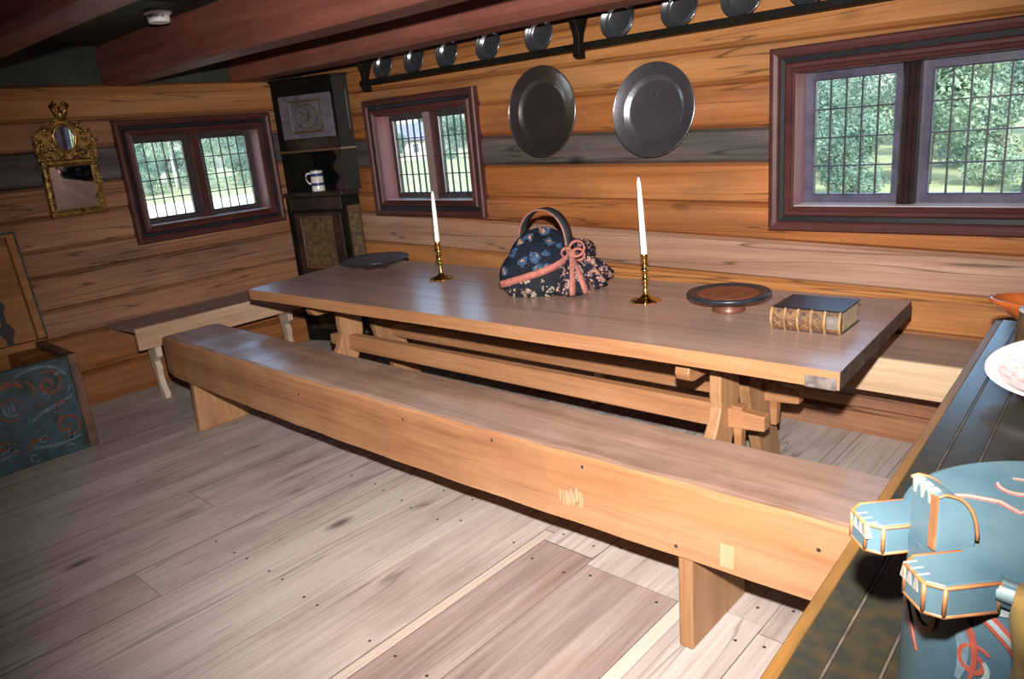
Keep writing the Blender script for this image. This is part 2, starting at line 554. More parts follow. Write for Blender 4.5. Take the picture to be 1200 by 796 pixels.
# cupboard
CUP_DARK = plain('cupboard_black_green', (0.007, 0.006, 0.004), 0.6, spec=0.18, noise=0.3, scale=9)
CUP_BROWN = plain('cupboard_brown', (0.042, 0.022, 0.016), 0.5, spec=0.3, noise=0.3, scale=9)
CUP_BLUE = plain('cupboard_slate_blue', (0.135, 0.115, 0.150), 0.5, noise=0.2, scale=14)
CUP_GOLD = plain('cupboard_gold_panel', (0.13, 0.085, 0.036), 0.5, noise=0.3, scale=28, col2=(0.045, 0.035, 0.02))
CUP_TRIM = plain('cupboard_trim', (0.12, 0.065, 0.035), 0.45, noise=0.2)
CUP_EDGE = plain('cupboard_worn_edge', (0.26, 0.18, 0.16), 0.5, noise=0.2)
# chest, tine, sideboard
CHEST_IN = wood('chest_bare_pine', (0.15, 0.060, 0.016), (0.25, 0.105, 0.03), (0.34, 0.16, 0.055), 'Y', 0.55, 0.3, 0.2)
CHEST_BLUE = plain('chest_blue_green', (0.028, 0.058, 0.075), 0.45, noise=0.3, scale=11, col2=(0.009, 0.024, 0.024))
CHEST_BR = plain('chest_brown', (0.14, 0.07, 0.045), 0.55, noise=0.3, scale=12)
SCROLL_R = plain('scroll_red', (0.21, 0.044, 0.028), 0.5, noise=0.15, scale=40)
SCROLL_RD = plain('scroll_dull_red', (0.15, 0.040, 0.026), 0.5, noise=0.2, scale=40)
SCROLL_W = plain('scroll_grey_white', (0.20, 0.235, 0.25), 0.5, noise=0.2, scale=40)
SCROLL_B = plain('scroll_pale_blue', (0.085, 0.135, 0.165), 0.5, noise=0.2, scale=40)
TINE_BLUE = plain('tine_blue_green', (0.046, 0.082, 0.100), 0.42, noise=0.2, scale=9, col2=(0.030, 0.060, 0.080))
TINE_EDGE = plain('tine_orange_edge', (0.21, 0.085, 0.030), 0.5, noise=0.2, scale=30)
TINE_WHITE = plain('tine_white', (0.17, 0.155, 0.14), 0.5, noise=0.1)
TINE_LIGHT = plain('tine_lid_edge_pale', (0.13, 0.18, 0.19), 0.4, noise=0.1)
SB_DARK = plain('sideboard_worn_green_black', (0.014, 0.015, 0.012), 0.24, spec=0.8, noise=0.3, scale=38, bump=0.06, col2=(0.026, 0.020, 0.011))
SB_EDGE = wood('sideboard_bare_edge', (0.10, 0.045, 0.010), (0.16, 0.075, 0.018), (0.21, 0.105, 0.03), 'Y', 0.4, 0.4, stain=(0.03, 0.022, 0.012), stain_amt=0.9)
SB_WEAR = plain('sideboard_wear_line', (0.075, 0.058, 0.045), 0.4, noise=0.3, scale=25)
OCHRE = plain('ochre_turned_wood', (0.26, 0.17, 0.05), 0.4, noise=0.3, scale=14, col2=(0.08, 0.06, 0.025))
# outdoors
GRASS = plain('meadow_grass', (0.25, 0.27, 0.165), 0.95, spec=0.1, noise=0.2, scale=1.3, col2=(0.185, 0.22, 0.115))
GRAVEL = plain('pale_gravel', (0.80, 0.78, 0.74), 0.95, spec=0.1, noise=0.05, scale=4)
BARK = plain('bark_grey', (0.20, 0.17, 0.15), 0.9, noise=0.3, scale=6)
BARK_W = plain('bark_birch', (0.62, 0.60, 0.56), 0.8, noise=0.25, scale=6)
HOUSE_W = plain('house_pinkish_white', (0.42, 0.34, 0.31), 0.8, noise=0.04)
HOUSE_R = plain('house_slate_roof', (0.12, 0.13, 0.17), 0.7, noise=0.15)
HOUSE_P = plain('house_window_dark', (0.07, 0.08, 0.10), 0.2)


def leaf_mat(name, c1, c2):
    m, nt, b, out = new_mat(name)
    src = objcoord(nt)
    n = N(nt, 'ShaderNodeTexNoise', i_Scale=2.2, i_Detail=4.0)
    nt.links.new(src, n.inputs['Vector'])
    c = ramp(nt, n.outputs[0], [(0.35, c1), (0.65, c2)])
    nt.links.new(c, b.inputs['Base Color'])
    b.inputs['Roughness'].default_value = 0.7
    b.inputs['Specular IOR Level'].default_value = 0.2
    tl = N(nt, 'ShaderNodeBsdfTranslucent')
    nt.links.new(c, tl.inputs[0])
    mx = N(nt, 'ShaderNodeMixShader')
    mx.inputs[0].default_value = 0.45
    nt.links.new(b.outputs[0], mx.inputs[1])
    nt.links.new(tl.outputs[0], mx.inputs[2])
    nt.links.new(mx.outputs[0], out.inputs['Surface'])
    return m


LEAF = [leaf_mat('leaf_pale', (0.18, 0.27, 0.205), (0.295, 0.375, 0.27)), leaf_mat('leaf_mid', (0.105, 0.185, 0.157), (0.20, 0.28, 0.22)), leaf_mat('leaf_deep', (0.06, 0.12, 0.116), (0.125, 0.195, 0.17))]

# ------------------------------------------------------------------ floor
RX, FY = 7.0, -5.0
fl = structure('floor')
part('subfloor', MB().box(0, RX, FY, 0, -0.08, -0.031), SUBFLOOR, fl)
seams = [0, .25, .51, .78, 1.05, 1.31, 1.58, 1.86, 2.14, 2.40, 2.645, 2.885, 3.15, 3.535, 3.578, 3.81, 4.185, 4.235, 4.46, 4.70, 4.95, 5.2, 5.45, 5.7, 5.95, 6.2, 6.45, 6.7, 7.0]
kinds = {13: FLOOR_P, 14: FLOOR_D, 16: FLOOR_P}
for i in range(len(seams) - 1):
    a, b = seams[i] + 0.0012, seams[i + 1] - 0.0012
    mt = kinds.get(i, FLOOR)
    if i in (0, 2, 4, 7, 9, 12):
        cuts = [FY, -2.9 + 0.23 * (i % 4), 0] if i != 12 else [FY, -1.1, 0]
    elif i in (13, 16):
        cuts = [FY, -1.52, 0]
    elif i >= 14:
        cuts = [FY, -1.62 + 0.02 * (i % 3), 0]
    else:
        cuts = [FY, 0]
    for k in range(len(cuts) - 1):
        mm = mt
        if i == 15 and k == 0:
            mm = FLOOR_D
        if i in (13, 14, 16) and k == 1:
            mm = FLOOR
        dz = random.uniform(-0.002, 0)
        pk = part('plank', MB().box(a, b, cuts[k] + 0.0012, cuts[k + 1] - 0.0012, -0.03, dz), mm, fl)
        pk.data.materials.append(JOINT)      # dirt packed into the joints
        for p in pk.data.polygons:
            if abs(p.normal.z) < 0.5:
                p.material_index = 1

nail_me = mesh('nail', MB().lathe([(0.0055, 0.0), (0.0055, 0.0008), (0.003, 0.0018), (0, 0.002)], 8))
nail_me.materials.append(SUBFLOOR)
nr = random.Random(4)
for i in range(9, 21):
    a, b = seams[i], seams[i + 1]
    if b - a < 0.1:
        continue
    for yy in (-1.47 - 0.02 * (i % 3), -1.66 - 0.02 * (i % 3), -2.35):
        for q in (0.045, b - a - 0.045):
            o = bpy.data.objects.new('nail', nail_me)
            COL.objects.link(o)
            o.location = (a + q + nr.uniform(-.01, .01), yy + nr.uniform(-.012, .012), -0.0008)
            o.parent = fl

# ------------------------------------------------------------------ log walls
def mapB(u, d, z):   # back wall: u = x, d = depth outward
    return Vector((u, d, z))


def mapL(u, d, z):   # left wall: u = y
    return Vector((-d, u, z))


PROF = [(-0.16, 0.0, 0), (0.0, 0.0, 0.018), (0.0, 0.02, -0.002), (0.0, 0.3, -0.012), (0.0, 0.55, -0.014), (0.0, 0.8, -0.010), (0.0, -0.02, -0.001), (0.0, 1.0, 0.018)]


def build_wall(parent, fn, u0, u1, rows, holes, axis):
    """rows: (zlow, zhigh, slope, tone); holes (ua, ub, za, zb)"""
    for (za, zb, sa, sb, tone) in rows:
        us = set([u0, u1])
        k = int((u1 - u0) / 0.3)
        for i in range(1, k):
            us.add(u0 + (u1 - u0) * i / k)
        for h in holes:
            us.add(h[0]); us.add(h[1])
        us = sorted(us)
        ph = random.uniform(0, 9)
        am = random.uniform(0.002, 0.005)
        segs = []   # contiguous runs (list of intervals)
        for a, b in zip(us[:-1], us[1:]):
            mid = (a + b) / 2
            lo, hi = za + sa * (mid - 2.5), zb + sb * (mid - 2.5)
            iv = [('F', None)]
            for h in holes:
                if h[0] < mid < h[1]:
                    iv = []
                    if lo < h[2] - 0.005:
                        iv.append(('B', h[2]))      # clipped above by hole bottom
                    if hi > h[3] + 0.005:
                        iv.append(('T', h[3]))
            segs.append((a, b, iv))
        runs = []
        cur = []
        for s in segs:
            if s[2]:
                cur.append(s)
            elif cur:
                runs.append(cur); cur = []
        if cur:
            runs.append(cur)
        for run in runs:
            mb = MB()
            for a, b, iv in run:
                for kind, lim in iv:
                    ring = []
                    for u in (a, b):
                        lo, hi = za + sa * (u - 2.5), zb + sb * (u - 2.5)
                        if kind == 'B':
                            hi = min(hi, lim)
                        if kind == 'T':
                            lo = max(lo, lim)
                        H = hi - lo
                        w = am * math.sin(u * 2.1 + ph) + am * 0.6 * math.sin(u * 5.3 + ph * 2)
                        ins = 0.018
                        pts = [(0.16, lo), (0.022, lo), (-0.001 - w, lo + 0.016), (-0.007 - w, lo + H * 0.3), (-0.008 - w, lo + H * 0.6), (-0.004 - w, hi - 0.014), (0.022, hi), (0.16, hi)]
                        ring.append([fn(u, d, z) for d, z in pts])
                    n = 8
                    vs = ring[0] + ring[1]
                    fs = [(i, (i + 1) % n, n + (i + 1) % n, n + i) for i in range(n)]
                    fs += [tuple(range(n))[::-1], tuple(range(n, 2 * n))]
                    mb.add(vs, fs, False)
            part('log', mb, LOG[tone + axis], parent)


WH1 = (-1.385, -0.455, 1.085, 1.695)   # hole in the left wall (y range, z range)
WH2 = (0.865, 1.795, 1.085, 1.695)
WH3 = (3.880, 4.810, 1.060, 1.670)
wl = structure('wall_left')
rl = [2.02, 1.815, 1.64, 1.425, 1.24, 1.045, .885, .667, .485, .22, -0.03]
tl = ['amber', 'pink', 'dark', 'pink', 'pink', 'pink', 'pink', 'pink', 'orange', 'orange']
rows = []
for i in range(10):
    s0 = 0.0 if i == 9 else random.uniform(-0.006, 0.006)
    rows.append((rl[i + 1], rl[i], 0, 0, tl[i]))
build_wall(wl, mapL, FY, 0.0, rows, [WH1], 'Y')
# painted panels above the logs, between the beams
for a, b in ((-5.0, -4.0), (-4.0, -3.13), (-3.13, -2.25), (-2.25, -1.375), (-1.375, -0.49), (-0.49, 0.16)):
    part('infill_panel', MB().box(-0.12, 0.004, a, b, 2.02, 2.284), PANEL_DARK, wl)
wb = structure('wall_back')
rb = [(2.26, 0), (2.03, -.012), (1.835, -.02), (1.675, -.022), (1.472, -.03), (1.30, -.022), (1.10, -.02), (0.94, -.03), (.738, -.02), (.525, -.004), (.31, 0), (.115, 0), (-0.03, 0)]
tb = ['amber', 'amber', 'amber', 'orange', 'dark', 'orange', 'orange', 'pale', 'amber', 'pink', 'pink', 'pink']
rows = [(rb[i + 1][0], rb[i][0], rb[i + 1][1], rb[i][1], tb[i]) for i in range(12)]
build_wall(wb, mapB, -0.16, RX, rows, [WH2, WH3], 'X')
# unseen walls close the room
for nm, ax in (('wall_right', 'Y'), ('wall_front', 'X')):
    w = structure(nm)
    for k in range(9):
        z0, z1 = -0.03 + k * 0.255, -0.03 + (k + 1) * 0.255
        if nm == 'wall_right':
            part('log', MB().box(RX, RX + 0.16, FY, 0, z0, z1 - 0.004), LOG['pinkY'], w, bevel=0.01)
        else:
            part('log', MB().box(0, RX, FY - 0.16, FY, z0, z1 - 0.004), LOG['pinkX'], w, bevel=0.01)

# ------------------------------------------------------------------ ceiling and beams
ce = structure('ceiling')
part('roof_deck', MB().box(-0.3, RX + 0.3, FY - 0.3, 0.3, 2.285, 2.34), SUBFLOOR, ce)
x = -0.0
while x < RX - 0.05:
    w = random.uniform(0.19, 0.26)
    b = min(x + w, RX)
    part('ceiling_board', MB().box(x + 0.002, b - 0.002, FY, 0, 2.245 + random.uniform(0, .004), 2.284), CEIL, ce, bevel=0.003)
    x += w
for k, (ya, yb) in enumerate(((-2.55, -2.36), (-1.475, -1.275), (-0.60, -0.375), (-3.43, -3.24), (-4.31, -4.12))):
    mb = MB()
    n = 24
    ringn = [(0, 0.02), (0.02, 0), (yb - ya - 0.02, 0), (yb - ya, 0.02), (yb - ya, 0.235), (0, 0.235)]
    ph = random.uniform(0, 6)
    vs = []
    for i in range(n + 1):
        u = 0.004 + (RX - 0.004) * i / n
        for (q, z) in ringn:
            vs.append((u, ya + q + (0.004 * math.sin(u * 1.7 + ph) if z < 0.1 else 0), 2.012 + z + 0.004 * math.sin(u * 2.3 + ph)))
    fs = []
    for i in range(n):
        for q in range(6):
            fs.append((i * 6 + q, i * 6 + (q + 1) % 6, (i + 1) * 6 + (q + 1) % 6, (i + 1) * 6 + q))
    fs += [tuple(range(6))[::-1], tuple(range(n * 6, n * 6 + 6))]
    mb.add(vs, fs)
    part('beam', mb, BEAM, ce)

# ------------------------------------------------------------------ windows
def frame_loop(mb, fn, u0, u1, z0, z1, prof):
    """mitred frame: profile (w outward from the opening, p proud of the wall)"""
    m = len(prof)
    vs = []
    for (cu, cz, su, sz) in ((u0, z0, -1, -1), (u1, z0, 1, -1), (u1, z1, 1, 1), (u0, z1, -1, 1)):
        for w, p in prof:
            vs.append(fn(cu + su * w, -p, cz + sz * w))
    fs = []
    for c in range(4):
        d = (c + 1) % 4
        for k in range(m):
            l = (k + 1) % m
            fs.append((c * m + k, c * m + l, d * m + l, d * m + k))
    mb.add(vs, fs)
    return mb


def window(idx, fn, hole, origin, sashmat, label):
    u0, u1, z0, z1 = hole
    W = structure('window_%d' % idx, label=label)
    part('outer_moulding', frame_loop(MB(), fn, u0, u1, z0, z1, [(0.056, -0.01), (0.056, 0.034), (0.062, 0.042), (0.078, 0.050), (0.092, 0.048), (0.100, 0.040), (0.100, -0.01)]), OXBLOOD, W)
    part('groove_band', frame_loop(MB(), fn, u0, u1, z0, z1, [(0.034, -0.01), (0.034, 0.016), (0.056, 0.020), (0.056, -0.01)]), GROOVE, W)
    part('inner_moulding', frame_loop(MB(), fn, u0, u1, z0, z1, [(-0.012, -0.03), (-0.012, 0.026), (-0.004, 0.034), (0.006, 0.030), (0.012, 0.038), (0.026, 0.036), (0.034, 0.026), (0.034, -0.02)]), OXBLOOD, W)
    rv = MB()
    t = 0.014
    def bx(a, b, c, d, e, f):
        pts = [fn(a, c, e), fn(b, c, e), fn(b, d, e), fn(a, d, e), fn(a, c, f), fn(b, c, f), fn(b, d, f), fn(a, d, f)]
        return pts, [(0, 3, 2, 1), (4, 5, 6, 7), (0, 1, 5, 4), (1, 2, 6, 5), (2, 3, 7, 6), (3, 0, 4, 7)]
    for a in (u0, u1 - t):
        rv = MB().add(*bx(a, a + t, -0.02, 0.155, z0 + t, z1 - t))
        part('reveal_board', rv, REVEAL, W)
    part('head_board', MB().add(*bx(u0, u1, -0.02, 0.155, z1 - t, z1)), OXBLOOD, W)
    part('sill_board', MB().add(*bx(u0, u1, -0.02, 0.155, z0, z0 + t)), SILL, W, bevel=0.002)
    um = (u0 + u1) / 2
    mu = MB()
    pl = [(-0.034, 0.15), (-0.034, 0.055), (-0.022, 0.040), (-0.012, 0.050), (0, 0.036), (0.012, 0.050), (0.022, 0.040), (0.034, 0.055), (0.034, 0.15)]
    mu.prism(pl, lambda a, b, c: fn(um + a, b, c), z0 + t, z1 - t)
    part('mullion', mu, MULLION if idx == 3 else OXBLOOD, W)
    st = 0.040
    for a, b in ((u0 + t, um - 0.034), (um + 0.034, u1 - t)):
        c, d = z0 + t, z1 - t
        mb = MB()
        frame_loop(mb, fn, a + st, b - st, c + st, d - st, [(0, -0.13), (0, -0.105), (0.006, -0.098), (st, -0.098), (st, -0.13)])
        sash = part('sash', mb, sashmat, W)
        ga, gb, gc, gd = a + st, b - st, c + st, d - st
        lm = MB()
        r = 0.0032
        for i in range(1, 5):
            q = ga + (gb - ga) * i / 5
            lm.add(*bx(q - r, q + r, 0.106, 0.118, gc, gd))
        for j in range(1, 4):
            q = gc + (gd - gc) * j / 4
            lm.add(*bx(ga, gb, 0.105, 0.119, q - r, q + r))
        part('lead_cames', lm, LEAD, sash)
        for i in range(5):
            for j in range(4):
                pa, pb = ga + (gb - ga) * i / 5, ga + (gb - ga) * (i + 1) / 5
                pc, pd = gc + (gd - gc) * j / 4, gc + (gd - gc) * (j + 1) / 4
                e = 0.001
                part('pane', MB().add(*bx(pa + e, pb - e, 0.1110, 0.1130, pc + e, pd - e)), GLASS, sash)
    return W


window(1, mapL, WH1, None, SASH_D, 'leaded casement window in the left wall beside the gilt mirror')
window(2, mapB, WH2, None, SASH_D, 'smaller looking leaded casement window beside the corner cupboard')
window(3, mapB, WH3, None, SASH_B, 'large near leaded casement window above the book')

# ------------------------------------------------------------------ outdoors
def gz(x, y):
    k = min(1.0, max(0.0, (-x - 5) / 12.0))
    return -0.55 - 0.026 * k * max(0.0, y - 16)


def ground():
    nx, ny = 60, 60
    vs, fs = [], []
    for j in range(ny + 1):
        for i in range(nx + 1):
            x, y = -150 + 240 * i / nx, -60 + 220 * j / ny
            vs.append((x, y, gz(x, y)))
    for j in range(ny):
        for i in range(nx):
            a = j * (nx + 1) + i
            fs.append((a, a + 1, a + nx + 2, a + nx + 1))
    g = part('ground', MB().add(vs, fs), GRASS)
    g['kind'] = 'structure'
    yard = [(-6, -14), (-6, 3.2), (-12, 7.0), (-20, 12.0), (-35, 21.5), (-36, -14)]
    y = part('gravel_yard', MB().prism(yard, lambda a, b, c: Vector((a, b, gz(a, b) + c)), -0.05, 0.06), GRAVEL)
    y['kind'] = 'structure'


ground()


def crown_mesh(seed, nleaf, size, spread, hgt):
    r = random.Random(seed)
    mb = MB()
    blobs = [(r.uniform(-.55, .55) * spread, r.uniform(-.55, .55) * spread, r.uniform(0.10, 0.92) * hgt, r.uniform(.30, .55) * spread) for _ in range(14)]
    vs, fs = [], []
    for i in range(nleaf):
        bx_, by_, bz_, br = r.choice(blobs)
        a = r.uniform(0, 2 * PI)
        c = r.uniform(-1, 1)
        q = br * (0.75 + 0.3 * r.random())
        s = math.sqrt(1 - c * c)
        p = Vector((bx_ + q * s * math.cos(a), by_ + q * s * math.sin(a), max(0.05, bz_ + q * c * 0.8)))
        n = Vector((s * math.cos(a) + r.uniform(-.7, .7), s * math.sin(a) + r.uniform(-.7, .7), c + r.uniform(-.5, .9))).normalized()
        t = n.cross(Vector((r.uniform(-1, 1), r.uniform(-1, 1), r.uniform(-1, 1)))).normalized()
        b = n.cross(t)
        w = size * r.uniform(.6, 1.3)
        o = len(vs)
        vs += [p - t * w, p - b * w * .55 + n * w * .12, p + t * w, p + b * w * .55 + n * w * .12]
        fs.append((o, o + 1, o + 2, o + 3))
    mb.add(vs, fs)
    return mesh('crown', mb)


CROWNS = [crown_mesh(k, 13000, 0.070, 2.4, 6.0) for k in range(3)]
SHRUBS = [crown_mesh(20 + k, 5000, 0.05, 1.25, 2.2) for k in range(3)]


def tree(x, y, s, leaf, bark, label, group, shrub=False, lift=0.9):
    t = thing('leafy_bush' if shrub else 'leafy_tree', label, 'bush' if shrub else 'tree', (x, y, gz(x, y) + 0.01), random.uniform(0, 6), group)
    src = random.choice(SHRUBS if shrub else CROWNS)
    me = src.copy()
    me.materials.clear()
    me.materials.append(LEAF[leaf])
    o = link('crown', me, None, t, (0, 0, (0.05 if shrub else lift)))
    o.scale = (s, s, s)
    h = 0.8 * s if shrub else 5.0 * s
    part('trunk', MB().tube([(0, 0, -0.05), (0.05 * s, 0.03, h * .4), (0.0, 0.1 * s, h)], (0.05 if shrub else 0.11) * s, 7, scales=[1.2, 1, .5]), bark, t)


R_ = random.Random(3)
# beyond the yard on the left
ORD = ['first', 'second', 'third', 'fourth', 'fifth', 'sixth', 'seventh', 'eighth', 'ninth']
TONE = ['pale', 'mid', 'deep']
gl_ = 'trees seen through the left window'
for i in range(6):
    k = (0, 1, 0, 2)[i % 4]
    tree(-42, 7.0 + i * 5.2, 0.80, k, BARK_W if i % 2 == 0 else BARK, '%s green tree, %s in the front row, through the left window' % (TONE[k], ORD[i]), gl_, lift=(0.7, 0.1, 1.2)[i % 3])
    k = (1, 2, 1, 0)[i % 4]
    tree(-49.5, 9.4 + i * 5.4, 0.92, k, BARK_W if i % 2 else BARK, '%s green tree, %s in the second row, through the left window' % (TONE[k], ORD[i]), gl_, lift=0.0)
    k = (2, 1)[i % 2]
    tree(-59.0, 7.5 + i * 6.6, 1.12, k, BARK, '%s green tall tree, %s in the back row, through the left window' % (TONE[k], ORD[i]), gl_, lift=0.0)
for i in range(7):
    tree(-38.6 + (i % 2) * 0.7, 8.5 + i * 2.9, 0.95, (1, 2, 1, 0)[i % 4], BARK, '%s green undergrowth bush, %s in the row at the yard edge, left window' % (TONE[(1, 2, 1, 0)[i % 4]], ORD[i]), 'bushes at the yard edge', True)
gm_ = 'trees seen through the middle window'
for i in range(4):
    k = (1, 2, 1)[i % 3]
    tree(-86 + i * 6.5, 66 + i * 6.0, 1.30, k, BARK, '%s green tree %s in the row behind the farmhouse, by the corner cupboard window' % (TONE[k], ORD[i]), gm_, lift=-0.3)
for i in range(4):
    k = (1, 0, 2)[i % 3]
    tree(-55 + i * 5.6, 55 + i * 4.4, 1.0, k, BARK, '%s green tree %s right of the farmhouse, by the corner cupboard window' % (TONE[k], ORD[i]), gm_, lift=-0.2)
for i in range(4):
    tree(-40 + i * 4.2, 47 + i * 3.2, 1.0, (1, 0, 2)[i % 3], BARK, '%s green bush, %s in the meadow row, by the corner cupboard window' % (TONE[(1, 0, 2)[i % 3]], ORD[i]), 'bushes in the meadow', True)
tree(-62.0, 51.5, 0.55, 1, BARK, 'small mid green tree in front of the farmhouse corner', gm_, lift=-0.1)
gr_ = 'trees seen through the right window'
for i in range(5):
    k = (0, 1, 0, 2, 0)[i]
    tree(-7.6 + i * 4.1, 15.4 + (i % 2) * 1.4, 0.76, k, BARK, '%s green tree, %s in the near row outside the large window' % (TONE[k], ORD[i]), gr_, lift=-0.25)
    k = (1, 2, 1, 1, 0)[i]
    tree(-11.5 + i * 6.0, 23.6, 0.95, k, BARK, '%s green tree, %s in the middle row outside the large window' % (TONE[k], ORD[i]), gr_, lift=-0.2)
    k = (2, 1)[i % 2]
    tree(-14.5 + i * 6.6, 30.0, 1.25, k, BARK, '%s green tall tree, %s in the back row outside the large window' % (TONE[k], ORD[i]), gr_, lift=-0.2)
gs_ = 'bushes seen through the right window'
for i, (xx, yy, s, lf) in enumerate(((-4.4, 12.4, .85, 1), (-2.3, 12.9, .85, 0), (-0.3, 13.0, .7, 1), (3.0, 14.0, .5, 0), (-6.4, 19.2, 1.0, 2), (-2.6, 19.6, 1.05, 1), (0.9, 19.0, 0.9, 1), (3.4, 19.4, 0.9, 2))):
    tree(xx, yy, s, lf, BARK, '%s green low bush, %s from the left, outside the large window' % (TONE[lf], ORD[i]), gs_, True)

# far house
hs = thing('farmhouse', 'pale pinkish house with slate roof far beyond the middle window', 'house', (-70.5, 59.0, gz(-70.5, 59.0)), math.radians(49))
part('wall', MB().box(-5.5, 3.0, -3, 3, 0, 2.5), HOUSE_W, hs)
rf = MB()
rf.prism([(-3.6, 2.4), (3.6, 2.4), (0, 4.4)], lambda a, b, c: Vector((c, a, b)), -6.2, 3.6)
part('roof', rf, HOUSE_R, hs)
for wx in (-4.3, -2.2, -0.1, 1.9):
    fo = part('window_frame', MB().box(wx - .45, wx + .45, -3.04, -2.99, 0.8, 2.0), WHITE, hs)
    part('pane', MB().box(wx - .37, wx + .37, -3.06, -3.03, 0.88, 1.92), HOUSE_P, fo)

# ------------------------------------------------------------------ dining table
TZ = 0.76
tb_ = thing('trestle_table', 'long scrubbed pine trestle table set with candlesticks, bag and book', 'table', (2.85, -0.9, 0))
TO = Vector((2.85, -0.9, 0))
FLc, FRc, BRc, BLc = Vector((1.25, -1.395, 0)), Vector((4.565, -1.300, 0)), Vector((4.51, -0.38, 0)), Vector((1.11, -0.43, 0))
fr_ = [0, 0.26, 0.64, 1.0]
for k in range(3):
    a, b = fr_[k] + (0.0016 if k else 0), fr_[k + 1] - (0.0016 if k < 2 else 0)
    q = [FLc.lerp(BLc, a), FRc.lerp(BRc, a), FRc.lerp(BRc, b), FLc.lerp(BLc, b)]
    n = 14
    vs, fs = [], []
    for i in range(n + 1):
        t = i / n
        p0, p1 = q[0].lerp(q[1], t), q[3].lerp(q[2], t)
        if k == 0:
            p0 = p0 + Vector((0, 0.012 * math.sin(PI * t) + 0.003 * math.sin(t * 17), 0))
        sag = 0.0
        for p, z in ((p0, TZ - 0.058), (p1, TZ - 0.058), (p1, TZ), (p0, TZ)):
            vs.append(Vector((p.x, p.y, z + sag)) - TO)
    for i in range(n):
        for j in range(4):
            fs.append((i * 4 + j, i * 4 + (j + 1) % 4, i * 4 + 4 + (j + 1) % 4, i * 4 + 4 + j))
    fs += [(3, 2, 1, 0), tuple(range(n * 4, n * 4 + 4))]
    pk = part('top_plank', MB().add(vs, fs), TABLETOP, tb_)
    pk.data.materials.append(STRETCH)
    pk.data.materials.append(ENDGRAIN)
    for p in pk.data.polygons:
        if k == 0 and p.normal.y < -0.5:
            p.material_index = 1
        if p.normal.x > 0.6 or (k > 0 and p.normal.y < -0.5) or (k < 2 and p.normal.y > 0.5):
            p.material_index = 2
ed = part('corner_patch', MB().box(-0.085, 0.012, -0.006, 0.012, -0.040, 0.0), PATCH, tb_, bevel=0.003)
ed.location = Vector((4.545, -1.300, TZ - 0.022)) - TO


def legpoly(pts):
    return pts


def trestle_side(X, near, dy):
    """board leg in the yz plane; near leans toward the viewer"""
    s = 1 if near else -1
    # (offset outward, z) outline from the top, outer edge down, then inner edge up
    outl = [(0.020, 0.675), (0.030, 0.60), (0.035, 0.52), (0.030, 0.46), (0.055, 0.40), (0.100, 0.33), (0.160, 0.20), (0.215, 0.0), (0.05, 0.0),
            (-0.020, 0.20), (-0.060, 0.30), (-0.098, 0.37), (-0.118, 0.45), (-0.122, 0.55), (-0.125, 0.675)]
    y0 = (-1.035 if near else -0.715) + dy
    mb = MB()
    mb.prism(outl, lambda a, b, c: Vector((X + c, y0 - s * a, b)) - TO, -0.024, 0.024)
    return mb


for X, dy in ((1.66, -0.030), (4.035, 0.0)):
    part('leg', trestle_side(X, True, dy), TRESTLE, tb_, bevel=0.006, segs=2)
    part('leg', trestle_side(X, False, dy), TRESTLE, tb_, bevel=0.006, segs=2)
    ya, yb = -1.215 + dy, -0.55 + dy
    pf = [(ya + 0.02, 0.702), (yb - 0.02, 0.702), (yb - 0.005, 0.65), (yb - 0.05, 0.60), (ya + 0.04, 0.595), (ya + 0.012, 0.605), (ya, 0.63)]
    part('cross_cleat', MB().prism(pf, lambda a, b, c: Vector((X - 0.024 + c, a, b)) - TO, -0.060, 0.0), STRETCH, tb_, bevel=0.006, segs=2)
for (y_l, y_r) in ((-1.035, -0.985), (-0.715, -0.665)):
    mb = MB()
    xs = [1.50, 1.74, 2.6, 3.4, 3.95, 4.20]
    vs, fs = [], []
    for xx in xs:
        t = (xx - 1.6) / 2.4
        yc = y_l + (y_r - y_l) * t
        hh = 0.048 if 1.7 < xx < 3.98 else 0.030
        for (dyy, dz) in ((-0.026, -hh), (0.026, -hh), (0.026, hh), (-0.026, hh)):
            vs.append(Vector((xx, yc + dyy, 0.402 + dz)) - TO)
    for i in range(len(xs) - 1):
        for j in range(4):
            fs.append((i * 4 + j, i * 4 + (j + 1) % 4, i * 4 + 4 + (j + 1) % 4, i * 4 + 4 + j))
    fs += [(3, 2, 1, 0), tuple(range(4 * len(xs) - 4, 4 * len(xs)))]
    part('stretcher', mb.add(vs, fs), STRETCH, tb_, bevel=0.006, segs=2)
    for xx, yy in ((1.600, y_l), (4.092, y_r)):
        w = MB()
        w.hexa([(xx - 0.012, yy - 0.018, 0.26), (xx + 0.014, yy - 0.018, 0.26), (xx + 0.014, yy + 0.018, 0.26), (xx - 0.012, yy + 0.018, 0.26)],
               [(xx - 0.020, yy - 0.026, 0.455), (xx + 0.022, yy - 0.026, 0.455), (xx + 0.022, yy + 0.026, 0.455), (xx - 0.020, yy + 0.026, 0.455)])
        w.v = [tuple(Vector(p) - TO) for p in w.v]
        part('wedge', w, STRETCH, tb_, bevel=0.004)

